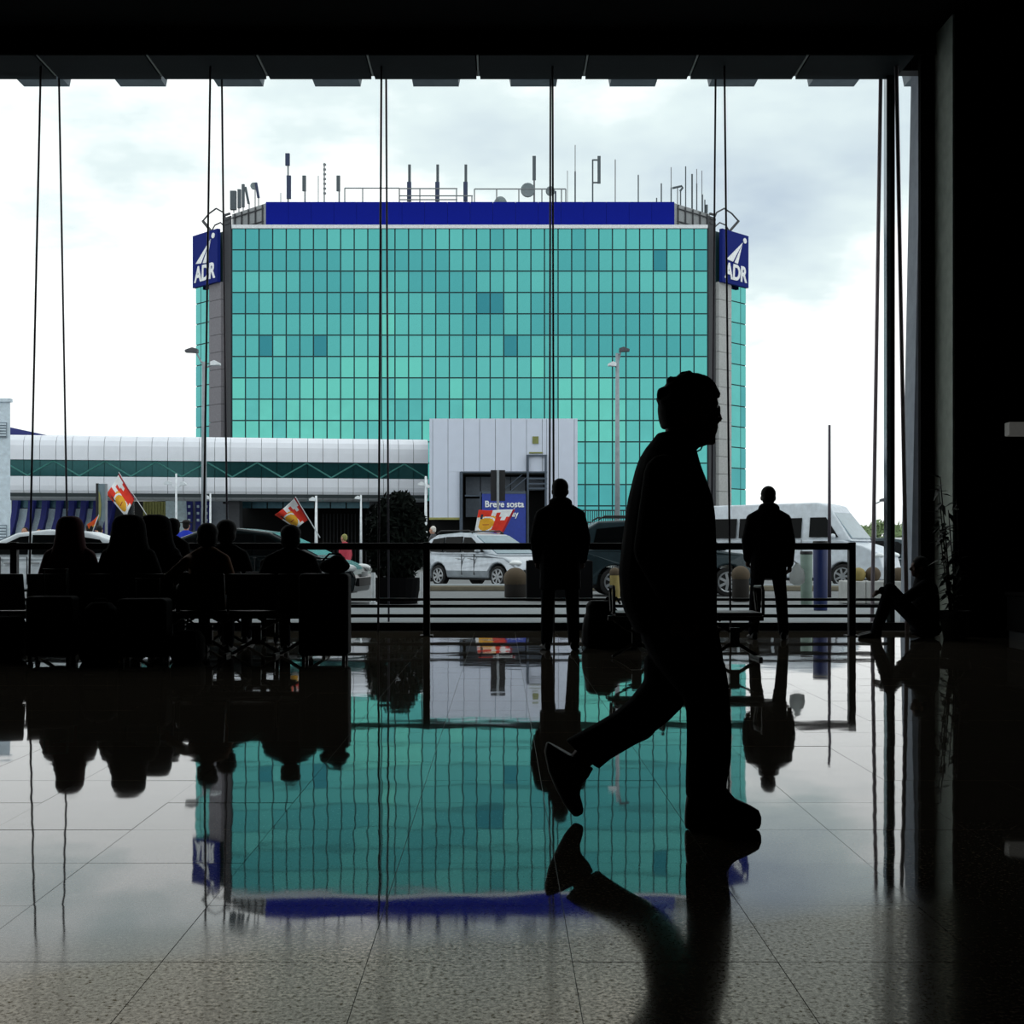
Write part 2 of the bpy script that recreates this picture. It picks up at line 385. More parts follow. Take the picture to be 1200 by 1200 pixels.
# ================================================================== GLASS TOWER
kt = 140/F
TX0, TX1, TZ = (272-CX)*kt, (829-CX)*kt, 35.83
tw = thing('office_tower', 'wide teal glass office tower with blue roof band and corner signs', 'building', (-3.4, 158, 0))
q = 5.0
plan = [(TX0, 140), (TX1, 140), (TX1+q, 140+q), (TX1+q, 176), (TX0-q, 176), (TX0-q, 140+q)]
MB().prism(plan, lambda x, y: Vector((x, y, 0)), lambda x, y: Vector((x, y, TZ))).build('core', 'tower_core', tw)
cols, rh = 35, 2.30
cwid = (TX1-TX0)/cols
def pane_mesh(w_, h_, m, nm):
    a = .07
    me = MB().box((-w_/2+a, -.09, a), (w_/2-a, 0, h_-a)).mesh(nm); me.materials.append(m); return me
pm = [pane_mesh(cwid, rh, m, 'pane') for m in PANES]
restp = [MB() for _ in PANES]
nrow = 15
for r in range(nrow):
    for c in range(cols):
        u = random.random()
        lvl = (1.5, 1.9, 1.6, 2.35, 1.7, 1.75, 1.0, .7, .55, .4, .8, .9, 1.6, 2.3, 2.6)[r]+1.5*noise.noise(Vector((c*.21+3.1, r*.37, 1.7)))+random.gauss(0, .22)  # row tones: spandrel bands, plus the mirrored sky's gradient put into pane colours
        v = 4 if lvl < .5 else (0 if lvl < 1.25 else (1 if lvl < 2.05 else 2))
        if u < .03 and r in (1, 3, 5, 7) or (r, c) in ((5, 2), (5, 6), (5, 20), (3, 19)): v = 3
        loc = Vector((TX0+(c+.5)*cwid, 139.98, TZ-(r+1)*rh))
        rot = (random.gauss(0, .004), 0, random.gauss(0, .004))
        if r < 8:
            o = bpy.data.objects.new('pane', pm[v]); C.objects.link(o); o.parent = tw
            o.location = loc-tw.location; o.rotation_euler = rot
        else:
            mm = Matrix.Translation(loc) @ Matrix.Rotation(rot[2], 4, 'Z') @ Matrix.Rotation(rot[0], 4, 'X')
            restp[v].add([mm @ x.co for x in pm[v].vertices], [tuple(p.vertices) for p in pm[v].polygons])
allp = MB()
for i, m_ in enumerate(restp): allp.add(m_.v, m_.f, i)
tag(allp.build('lower_pane', PANES, tw), kind='stuff')
# chamfered corners: piers, narrow panes, signs
for side in (1, -1):
    ex = TX1 if side > 0 else TX0
    dirv = Vector((side, 1, 0)).normalized(); nrm = Vector((side, -1, 0)).normalized(); org = Vector((ex, 140, 0))
    def cb(t0, t1, o0, o1, z0, z1):     # box along the chamfer
        a = org+dirv*t0*1.414; b = org+dirv*t1*1.414
        vs = []
        for z in (z0, z1):
            for p, oo in ((a, o0), (b, o0), (b, o1), (a, o1)): vs.append(p+nrm*oo+Vector((0, 0, z)))
        return vs
    BF = [(0,3,2,1),(4,5,6,7),(0,1,5,4),(1,2,6,5),(2,3,7,6),(3,0,4,7)]
    MB().add(cb(.05, .95, 0, .12, 0, TZ+1.4), BF).build('corner_strip', 'tower_dark', tw)
    pz = 0.0; nb = 16
    for i in range(nb):
        z0, z1 = i*30.3/nb, (i+1)*30.3/nb-.05
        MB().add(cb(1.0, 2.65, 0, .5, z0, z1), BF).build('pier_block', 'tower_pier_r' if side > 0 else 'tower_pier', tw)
    for r in range(15):
        for t0, t1 in ((2.85, 4.25), (4.32, 5.0)):
            mm = PANES[random.choice([0, 0, 1, 2])]
            MB().add(cb(t0, t1, .0, .1, TZ-.3-(r+1)*rh+.06, TZ-.3-r*rh-.06), BF).build('corner_pane', mm, tw)
    sg = MB().add(cb(1.0, 4.5, .55, .95, 30.2, 35.95), BF).build('corner_sign', 'sign_blue', tw)
    # lettering and emblem
    xd = dirv if side > 0 else -dirv
    ctr = org+dirv*2.75*1.414+nrm*.97
    R = Matrix((xd, Vector((0, 0, 1)), xd.cross(Vector((0, 0, 1))))).transposed().to_4x4()
    R.translation = ctr+Vector((0, 0, 30.75))
    text('ADR', 'lettering', 'white', sg, R, 2.35, .04, .07, .08, sx=.84)
    em = MB()
    for tri in ([(-1.75, 32.75), (.35, 32.55), (1.25, 35.0)],):
        em.prism(tri, lambda a, z: ctr+xd*a+Vector((0, 0, z))-nrm*.03, lambda a, z: ctr+xd*a+Vector((0, 0, z))+nrm*.05)
    em.cyl(ctr+xd*1.72+Vector((0, 0, 35.3))-nrm*.03, ctr+xd*1.72+Vector((0, 0, 35.3))+nrm*.05, .3, n=14)
    em.build('emblem', 'white', sg)
    em = MB().prism([(-.62, 32.6), (-.38, 32.55), (1.2, 34.9)], lambda a, z: ctr+xd*a+Vector((0, 0, z))+nrm*.05, lambda a, z: ctr+xd*a+Vector((0, 0, z))+nrm*.07)
    em.build('emblem_fold', 'sign_blue', sg)
    # window-cleaning davit hoops at the roof corner
    pts = [org+dirv*t*1.414+Vector((0, 0, z)) for t, z in ((.6, 36.5), (1.2, 37.9), (2.2, 38.6), (3.2, 38.3), (4.1, 37.7))]
    MB().pipe(pts, .09, 6).build('davit', 'tower_dark', tw)
    pts = [org+dirv*t*1.414+Vector((0, 0, z)) for t, z in ((.9, 36.2), (1.6, 36.9), (2.4, 36.8), (2.9, 36.2))]
    MB().pipe(pts, .08, 6).build('davit', 'tower_dark', tw)
    MB().cyl(org+dirv*2.6*1.414+Vector((0, 0, 35.9)), org+dirv*4.1*1.414+Vector((0, 0, 37.7)), .16, n=6).build('davit_arm', 'tower_dark', tw)
    for z in (36.4, 36.9, 37.4):
        MB().add(cb(.2, .9, .0, .2, z, z+.2), BF).build('corner_louver', 'tower_dark', tw)
MB().box((TX0, 139.7, TZ-.02), (TX1, 141.8, TZ+.36)).build('coping', 'coping', tw)
PX0, PX1, PZ = (312-CX)*142/F, (790-CX)*142/F, EYE+408*142/F
t = 4.7
MB().prism([(PX0, 142), (PX1, 142), (PX1+t, 142+t), (PX1+t, 172), (PX0-t, 172), (PX0-t, 142+t)], lambda x, y: Vector((x, y, TZ)), lambda x, y: Vector((x, y, PZ))).build('penthouse', 'pent_grey', tw)
MB().box((PX0, 141.86, TZ+.2), (PX1, 142, TZ+.75)).build('shadow_gap', 'void', tw)
nb = 18
for i in range(nb):
    a = PX0+(PX1-PX0)*i/nb; b = PX0+(PX1-PX0)*(i+1)/nb
    MB().box((a+.012, 141.7, TZ+.72), (b-.012, 142, PZ+.05)).build('roof_band_panel', 'blue_band', tw)
for side in (1, -1):
    ex = PX1 if side > 0 else PX0
    for z in (PZ-.5, PZ-1.9):
        MB().cyl((ex+side*.4, 142.3, z), (ex+side*t, 142+t-.2, z), .07, n=6).build('wall_rail', 'tower_dark', tw)
    for i in range(5):
        x = ex+side*(.5+i*.95)
        MB().box((x-.06, 142+abs(x-ex)-.22, TZ+.3), (x+.06, 142+abs(x-ex)-.02, PZ-.1)).build('wall_post', 'tower_dark', tw)
# antennas on the roof
DA = 146.0
RZ = PZ
def panel(px, y0_, y1_, wpx, m='ant_grey', dd=DA, lean=0):
    a, b = at(px+lean, y0_, dd), at(px, y1_, dd); r = wpx*dd/F/2
    mb = MB(); ddv = (a-b)
    mb.add([b+Vector((sx_*r, sy_*r*.7, 0)) for sx_, sy_ in ((-1,-1),(1,-1),(1,1),(-1,1))]+[a+Vector((sx_*r, sy_*r*.7, 0)) for sx_, sy_ in ((-1,-1),(1,-1),(1,1),(-1,1))],
           [(0,3,2,1),(4,5,6,7),(0,1,5,4),(1,2,6,5),(2,3,7,6),(3,0,4,7)])
    return mb.build('panel_antenna', m, tw)
def mast(px, y0_, wpx=1.4, m='ant_thin', dd=DA, nm='antenna_mast', lean=0):
    a = at(px+lean, y0_, dd); b = Vector((at(px, y0_, dd).x, dd, RZ-.02))
    return MB().cyl(b, a, wpx*dd/F/2, n=6).build(nm, m, tw)
def dish(px, py, r, dd=DA, m='dish'):
    c = at(px, py, dd); rr = r*dd/F
    mb = MB(); rings = [ring((0, 0, 0), .02, .02, 14)]
    rings = [[c+Vector((math.cos(2*PI*i/16)*rr*f, -.5*f*f*rr*.5, math.sin(2*PI*i/16)*rr*f)) for i in range(16)] for f in (.05, .5, .85, 1)]
    rings += [[p+Vector((0, .25, 0)) for p in rr_] for rr_ in rings[::-1]]
    return mb.loft(rings).build('dish_antenna', m, tw, smooth=True)
for px, a, b, wd in ((273.5, 224, 246, 7), (280.5, 222, 244, 4), (285, 216, 243, 3.4)): panel(px, a, b, wd)
panel(291.5, 219, 239, 2.8, lean=-4); panel(303, 214, 232, 3, 'ant_blue', lean=-3)
for px, yy in ((274, 226), (280, 224), (285, 218), (292, 236), (299, 216), (303, 226)): mast(px, yy)
dish(297.5, 218, 4)
panel(337, 180, 194, 5, 'ant_blue'); panel(338.5, 206, 233, 5, 'ant_blue'); mast(337.6, 184, 2)
panel(356.5, 206, 224, 4.2); mast(357.4, 208, 2)
mast(329, 226, 1); mast(373, 206, 1); mast(380, 191, 1.6)
for i in range(7): panel(380.5, 192+i*5.6, 194+i*5.6, 3.2, 'ant_thin')
panel(396.5, 206, 224, 4.2); mast(397.5, 208, 2)
for px in (479.5, 512.5, 545.5):
    panel(px+.4, 193, 214, 3.2); panel(px, 213.5, 236, 5, 'ant_blue'); mast(px, 200, 2)
panel(626, 183, 211, 4); mast(626, 186, 2.2); dish(618.5, 223, 8.3); dish(645, 224, 5.5); mast(651, 224, 2, 'ant_blue')
dome_ = MB().ell(at(586.5, 239, DA), (.75, .75, .85)); dome_.build('radome', 'dish', tw, smooth=True)
mast(674, 170, 1); mast(674, 201, 1.8, 'ant_grey')
mast(694.5, 187, 1.8, 'ant_grey'); panel(702, 183, 215, 3.6)
for y in (187.5, 214): MB().cyl(at(694.5, y, DA), at(702, y, DA), .09, n=6).build('antenna_bracket', 'ant_grey', tw)
for px, y0_, wd in ((665, 200, .8), (721, 187, 1.2), (748, 205, 1.5), (769.5, 232, 1.5), (775, 215, 1.6), (786.5, 196, 1), (786.5, 220, 1.6), (794, 219, 1.2), (797.5, 222, 1.6), (803.5, 195, 1.4), (811, 204, 2), (816.5, 198, .9), (816.5, 215, 1.4), (822.5, 200, .9), (823, 228, 2), (826, 234, 1.4), (828, 240, 3)):
    mast(px, y0_, wd, 'ant_grey' if wd > 1.3 else 'ant_thin')
MB().pipe([at(788, 220.5, DA), at(799, 218, DA), at(800, 220, DA), at(797, 224, DA)], .12, 6).build('antenna_bracket', 'ant_grey', tw)
def rails(x0_, x1_, y, posts, dd=DA-1):
    MB().cyl(at(x0_, y, dd), at(x1_, y, dd), .07, n=6).build('roof_rail', 'ant_thin', tw)
    for p in posts: MB().cyl(Vector((at(p, y, dd).x, dd, RZ)), at(p, y, dd), .07, n=6).build('roof_rail_post', 'ant_thin', tw)
rails(404, 468, 220.5, (404, 425, 468)); rails(468, 536, 221, (468, 492, 535)); rails(468, 554, 229.5, (553,)); rails(468, 536, 234, ())
rails(556, 663, 221.5, (556, 582, 608, 635, 658, 663))

# ================================================================== FOOTBRIDGE
A0, A1 = Vector((-31.5, 77.7, 0)), Vector((-4.55, 81.5, 0))
bd = (A1-A0).normalized(); bn = Vector((bd.y, -bd.x, 0))
br = thing('footbridge', 'long pale metal footbridge with a dark glass strip crossing before tower', 'bridge', (A0.x, A0.y, 0))
blen = (A1-A0).length; npan = 29
def bp_(s, o, z): return A0+bd*s+bn*o+Vector((0, 0, z))
MB().prism([(-3.6, 4.35), (-.05, 4.35), (-.05, 5.55), (-.35, 5.56), (-.35, 6.6), (-.05, 6.6), (-.05, 7.7), (-.5, 8.0), (-3.6, 8.0)], lambda o, z: bp_(0, o, z), lambda o, z: bp_(blen, o, z)).build('bridge_core', 'bridge_core', br)
up = [(-2.2, 8.12), (-.75, 8.10), (-.32, 7.98), (-.05, 7.74), (.08, 7.42), (.1, 7.1), (.1, 6.56), (0, 6.56), (0, 7.1), (-.02, 7.4), (-.14, 7.68), (-.38, 7.9), (-.78, 8.0), (-2.2, 8.0)]
lo = [(.1, 5.56), (.1, 5.0), (.05, 4.72), (-.12, 4.45), (-.4, 4.28), (-1.0, 4.2), (-2.5, 4.2), (-2.5, 4.3), (-1.0, 4.3), (-.42, 4.38), (-.2, 4.53), (-.05, 4.76), (0, 5.0), (0, 5.56)]
for i in range(npan):
    s0, s1 = blen*i/npan+.014, blen*(i+1)/npan-.014
    MB().prism(up, lambda o, z: bp_(s0, o, z), lambda o, z: bp_(s1, o, z)).build('upper_panel', 'bridge', br)
    MB().prism(lo, lambda o, z: bp_(s0, o, z), lambda o, z: bp_(s1, o, z)).build('lower_panel', 'bridge', br)
    MB().prism([(-.05, 5.58), (-.05, 6.54), (-.09, 6.54), (-.09, 5.58)], lambda o, z: bp_(s0, o, z), lambda o, z: bp_(s1, o, z)).build('bridge_pane', 'bridge_glass', br)
nbz = 18
for i in range(nbz):
    s0, s1 = blen*i/nbz, blen*(i+1)/nbz; za, zb = (5.6, 6.5) if i % 2 == 0 else (6.5, 5.6)
    MB().cyl(bp_(s0, -.04, za), bp_(s1, -.04, zb), .05, n=6).build('truss_brace', 'brace', br)
for s in (15.2, 24):
    MB().box((-.35, -.5, 0), (.35, .5, 4.3), m=Matrix.Translation(bp_(s, -1.9, 0))).build('bridge_pier', 'tower_dark', br)

# ================================================================== GREY LINK BUILDING at the bridge's right end
kb = 76/F
lb = thing('link_building', 'square pale grey metal clad link building at the right end of footbridge', 'building', (0, 79, 0))
def bx_(px): return (px-CX)*kb
def bz_(py): return EYE+(CY-py)*kb
MB().box((bx_(503.5), 76.1, bz_(552)), (bx_(676.5), 84, bz_(491.5))).build('building_core', 'clad_dark', lb)
MB().box((bx_(503.5), 76.15, bz_(606)), (bx_(540), 84, bz_(552))).build('building_core', 'clad_dark', lb)
MB().box((bx_(641), 76.15, 0), (bx_(676.5), 84, bz_(552))).build('building_core', 'clad_dark', lb)
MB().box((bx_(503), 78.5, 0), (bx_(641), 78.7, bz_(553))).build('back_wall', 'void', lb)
edges = [503, 507, 525, 543.5, 562, 580.5, 599, 617, 635.5, 640.5, 654.5, 673, 677]
for a, b in zip(edges, edges[1:]):
    bot = 607 if b <= 543.5 else (553 if a < 640 else 640)
    if b == 543.5: 
        MB().box((bx_(a)+.012, 76, bz_(607)), (bx_(540.5), 76.1, bz_(553))).build('cladding_panel', 'clad', lb); bot = 552.8
    MB().box((bx_(a)+.012, 76, bz_(bot)), (bx_(b)-.012, 76.1, bz_(490.5))).build('cladding_panel', 'clad', lb)
MB().box((bx_(503), 75.95, bz_(609)), (bx_(540), 76.1, bz_(606.5))).build('sill', 'curtain', lb)
MB().box((bx_(624), 75.93, bz_(520)), (bx_(631), 76.0, bz_(511.5))).build('small_window', 'yellow_win', lb)
MB().box((bx_(620), 75.93, bz_(531.5)), (bx_(636), 76.0, bz_(529.8))).build('vent_slot', 'yellow_win', lb)
for a, b, c, d in ((545, 562, 557, 580), (563, 580, 557, 576), (581, 598, 557, 576), (599, 616, 557, 576), (545, 562, 583, 605), (621, 638, 557, 573)):
    MB().box((bx_(a), 77.6, bz_(d)), (bx_(b), 77.7, bz_(c))).build('recess_pane', 'recess', lb)
for px, wd, y0_, y1_ in ((540.5, 3.6, 553, 650), (618.5, 2.4, 533, 650), (639.5, 2.4, 533, 612), (563, 1.6, 576, 650)):
    MB().box((bx_(px-wd/2), 75.8, max(0, bz_(y1_))), (bx_(px+wd/2), 75.98, bz_(y0_))).build('steel_column', 'steel_blue', lb)
for y, a, b in ((553.5, 540, 641), (534, 618, 641), (561, 618, 641), (567, 618, 641), (572.5, 618, 641), (581, 545, 565)):
    MB().box((bx_(a), 75.82, bz_(y+.9)), (bx_(b), 75.97, bz_(y-.9))).build('steel_beam', 'steel_blue', lb)
MB().cyl((bx_(598), 75.9, bz_(576)), (bx_(617), 75.9, bz_(560)), .035, n=6).build('stair_rail', 'steel_blue', lb)
MB().cyl((bx_(590), 75.95, bz_(574)), (bx_(612), 75.95, bz_(556)), .03, n=6).build('stair_rail', 'steel_blue', lb)
# blue direction board hung in the opening
bs = thing('parking_sign', 'blue board with white lettering inside the opening of the grey link building', 'sign', (bx_(590), 75.6, 0))
face_ = MB().box((bx_(565), 75.55, bz_(640)), (bx_(616), 75.65, bz_(577))).build('sign_face', 'board_blue', bs)
MB().box((bx_(565), 75.53, bz_(579)), (bx_(616), 75.68, bz_(576))).build('sign_edge', 'steel_blue', bs)
for px in (566, 615): MB().box((bx_(px-.8), 75.66, -.03), (bx_(px+.8), 75.75, bz_(577))).build('sign_post', 'steel_blue', bs)
R = Matrix.Rotation(PI/2, 4, 'X'); R.translation = Vector((bx_(591), 75.53, bz_(594.5)))
text('Breve sosta', 'lettering', 'white', face_, R, .52, .012, .012, sx=.93)
R = R.copy(); R.translation = Vector((bx_(589), 75.53, bz_(605.5)))
text('Short stay', 'lettering', 'white', face_, R, .48, .012, .008, sx=.93)

# ================================================================== UNDER THE BRIDGE
us = struct(MB().box((-26, 92, -.03), (-3, 92.4, 4.6)).build('underpass_wall', 'void'))  # near-black material puts the underpass shade into the wall and roof colour
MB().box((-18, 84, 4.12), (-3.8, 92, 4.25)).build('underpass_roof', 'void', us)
for i in range(9):
    a = 277+i*18.5; MB().box(((a-CX)*83.6/F, 83.6, EYE+50.5*83.6/F), ((a+17-CX)*83.6/F, 83.75, EYE+58*83.6/F)).build('strip_pane', 'teal_pane', us)
for i in range(14):
    px = 378+i*4.2; MB().box(((px-CX)*90/F, 90, -.03), ((px+1.0-CX)*90/F, 90.1, EYE+44*90/F)).build('light_slat', 'tower_dark', us)
sf = thing('shopfront', 'low shopfront of blue curved fins and pale panels under the footbridge left', 'building', (-27, 84, 0))
def sx_(px, d=84): return (px-CX)*d/F
MB().box((sx_(10), 84.5, -.03), (sx_(152), 85, 4.6)).build('wall', 'tower_dark', sf)
finx = [17.5, 36, 52, 68.5, 83.5, 97.5, 112, 128]
for i, px in enumerate(finx):
    pts = [(px+2.5, 583), (px+1.8, 595), (px, 608), (px-4, 622), (px-9, 640)]
    outl = [(sx_(a+3.2), EYE+(CY-b)*84/F) for a, b in pts]+[(sx_(a-3.2), EYE+(CY-b)*84/F) for a, b in pts[::-1]]
    MB().prism(outl, lambda x, z: Vector((x, 83.7, z)), lambda x, z: Vector((x, 84.5, z))).build('fin', 'fin_blue', sf)
    if i < len(finx)-1:
        a, b = px+4, finx[i+1]-1.5
        MB().box((sx_(a), 84.2, EYE+(CY-595)*84/F), (sx_(b), 84.35, EYE+(CY-586)*84/F)).build('shop_pane', 'teal_pane', sf)
        MB().prism([(sx_(a), EYE+50*84/F), (sx_(b), EYE+50*84/F), (sx_(b-4), EYE+22*84/F), (sx_(b-9), EYE+4*84/F), (sx_(a-9), EYE+4*84/F), (sx_(a-4), EYE+22*84/F)],
                   lambda x, z: Vector((x, 84.1, z)), lambda x, z: Vector((x, 84.4, z))).build('shop_panel', 'pale', sf)
wl = thing('rendered_wall', 'plain pale wall with olive curtains and blue banners under the footbridge', 'wall', (sx_(210), 85.5, 0))
MB().box((sx_(188), 85.3, -.03), (sx_(214), 85.6, 4.5)).build('wall', 'pale', wl)
MB().box((sx_(214), 85.4, -.03), (sx_(268), 85.6, 4.5)).build('wall', 'fin', wl)
for i in range(8):
    a = 161+i*3.5; MB().cyl((sx_(a+1.7), 85.4, -.03), (sx_(a+1.7), 85.4, 4.3), .1, n=8).build('curtain_fold', 'curtain', wl)
for px in (217, 227.5, 237.5):
    bnm = MB().prism([(-3.6, 586), (3.4, 586), (4.2, 604), (3.2, 622), (-3.4, 622), (-2.6, 604)], lambda a, y: Vector((sx_(px+a), 85.1, EYE+(CY-y)*85/F)), lambda a, y: Vector((sx_(px+a), 85.25, EYE+(CY-y)*85/F))).build('banner', 'fin_blue', wl)
    for yy in (592, 600, 608): MB().box((sx_(px-1.4), 85.05, EYE+(CY-yy-3)*85/F), (sx_(px+1.4), 85.1, EYE+(CY-yy)*85/F)).build('banner_mark', 'pale', bnm)
# white building at the left edge, blue roof behind the bridge
wb = thing('pale_building', 'tall pale plain building at the left edge with louvred vents', 'building', (-22, 52, 0))
wpl = [(-32, 50), ((12-CX)*50/F, 50), ((11-CX)*60/F, 60), (-32, 60)]
MB().prism(wpl, lambda x, y: Vector((x, y, -.03)), lambda x, y: Vector((x, y, EYE+178*50/F))).build('wall', 'building_white', wb)
MB().box((-32, 49.9, EYE+175*50/F), ((12.6-CX)*50/F, 50.2, EYE+179*50/F)).build('parapet', 'building_white', wb)
for a, b, c, d in ((-14, 8, 495, 513), (-14, 8, 615, 634)):
    vf = MB().box(((a-CX)*50/F, 49.93, EYE+(CY-d)*50/F), ((b-CX)*50/F, 50, EYE+(CY-c)*50/F)).build('vent', 'louver', wb)
    for i in range(5):
        z = EYE+(CY-d+2+i*(d-c-2)/5)*50/F; MB().box(((a-CX)*50/F, 49.88, z), ((b-CX)*50/F, 49.93, z+.05)).build('vent_slat', 'building_white', vf)
rf = thing('blue_roof', 'dark blue sloping roof rising behind the footbridge at far left', 'roof', (-36, 97, 0))
MB().prism([(0, 497), (0, 525), (60, 525), (60, 510)], lambda a, y: Vector(((a-5-CX)*95/F, 95, EYE+(CY-y)*95/F)), lambda a, y: Vector(((a-5-CX)*95/F, 103, EYE+(CY-y)*95/F))).build('roof_slope', 'roof_blue', rf)
MB().box((-36.9, 95.3, -.04), (-33.5, 103, EYE+(CY-524)*95/F)).build('wall', 'building_white', rf)

# ================================================================== LAMP POSTS, SIGNS, FENCE
def lamp(px, top, d, r, arms, label, m='pole_grey', name='street_lamp', cat='street lamp'):
    b = at(px, top, d); root = thing(name, label, cat, (b.x, d, -.03))
    MB().cyl((b.x, d, -.03), b, r*1.25, r*.75, n=12).build('pole', m, root, smooth=True)
    for (dx, y1, y2, ln, mm) in arms:
        e1 = at(px+dx, y1, d); st = at(px, y2, d)
        ap = [st, st.lerp(e1, .4)+Vector((0, 0, -.04)), e1]
        MB().pipe(ap, r*.35, 6).build('arm', m, root)
        sg_ = 1 if dx > 0 else -1
        hw = ln*d/F
        hm = MB(); x_ = e1.x
        hm.prism([(-hw*.2, 0), (hw, .02), (hw, .10), (hw*.3, .2), (-hw*.2, .14)], lambda a, z: Vector((x_+sg_*a, d-.14, e1.z+z-.05)), lambda a, z: Vector((x_+sg_*a, d+.14, e1.z+z-.05)))
        hm.build('lamp_head', mm, root)
    return root
lamp(239, 424, 50, .10, ((-9.5, 412, 428, 12, 'lamp_dark'), (10, 427, 430, 9, 'pole_white')), 'tall grey two-armed street lamp on the left, before the tower corner')
lamp(723.5, 414, 54, .10, ((4, 411, 428, 10, 'lamp_dark'), (-3, 428, 430, 8, 'pole_white')), 'tall grey street lamp standing before the right part of the tower')
lamp(206.5, 555, 62, .055, ((-7, 567, 573, 7, 'pole_white'), (6, 568, 573, 6, 'pole_white')), 'short white lamp with curved twin arms against the footbridge', 'pole_white')
lamp(246.5, 578, 62, .05, ((-3, 584, 585, 6, 'pole_white'),), 'short white lamp post right beside the tall left street lamp', 'pole_white')
lamp(370.5, 581, 62, .07, ((-2, 586, 586, 6, 'pole_white'),), 'white lamp post behind the dark hatchback, beside the flag', 'pole_white')
lamp(499, 558, 62, .07, ((-3, 568, 570, 6, 'pole_white'), (2, 571, 572, 3, 'pole_white')), 'white lamp post at the left edge of the grey link building', 'pole_white')
lamp(423, 580, 70, .06, ((-2, 584, 585, 5, 'pole_white'),), 'thin white lamp post in front of the dark underpass', 'pole_white')
lamp(1024.5, 578, 75, .12, ((8, 587, 590, 6, 'lamp_dark'),), 'small far lamp post at right between van and window mast')
o = MB().cyl((at(972, 646, 30).x, 30, -.03), at(972, 498, 30), .045, .03, n=10).build('flagpole', 'rod', None, smooth=True)
tag(o, 'bare dark slender pole rising beside the white minibus', 'pole')
b = at(583.5, 600, 44); sg = thing('direction_sign', 'dark oblong sign on a grey pole above the silver car', 'sign', (b.x, 44, -.03))
MB().cyl((b.x, 43.9, -.03), at(583.5, 551, 43.9), .045, n=8).build('pole', 'pole_grey', sg)
MB().box((at(575, 0, 44).x, 43.97, at(0, 587, 44).z), (at(592, 0, 44).x, 44.07, at(0, 551, 44).z)).build('sign_board', 'board_dark', sg)
b = at(119, 600, 34); sg = thing('advert_banner', 'narrow framed banner sign with pale curve on two posts, left', 'sign', (b.x, 34, -.01))
MB().box((at(115.5, 0, 34).x, 33.97, at(0, 611, 34).z), (at(124, 0, 34).x, 34.03, at(0, 567, 34).z)).build('banner_face', 'banner', sg)
MB().box((at(113, 0, 34).x, 33.95, -.03), (at(115.5, 0, 34).x, 34.05, at(0, 566.5, 34).z)).build('post', 'board_dark', sg)
MB().box((at(123.5, 0, 34).x, 33.95, -.03), (at(125.4, 0, 34).x, 34.05, at(0, 567, 34).z)).build('post', 'pole_grey', sg)
MB().prism([(115.6, 575), (117.5, 580), (118.6, 592), (118, 604), (116, 611), (115.6, 611)], lambda a, y: at(a, y, 33.95), lambda a, y: at(a, y, 33.97)).build('pale_curve', 'curtain', sg)
fe = thing('railing_fence', 'dark upright bar railing before the foot of the glass tower', 'fence', (at(715, 0, 70).x, 70, -.03))
for i in range(36):
    px = 673+i*2.6; MB().box((at(px, 0, 70).x, 70, -.03), (at(px+.9, 0, 70).x, 70.05, at(0, 598.5, 70).z)).build('bar', 'fence', fe)
for y in (598, 612, 640): MB().box((at(672, 0, 70).x, 69.96, at(0, y+.9, 70).z), (at(767, 0, 70).x, 70.08, at(0, y-.6, 70).z)).build('rail', 'fence', fe)

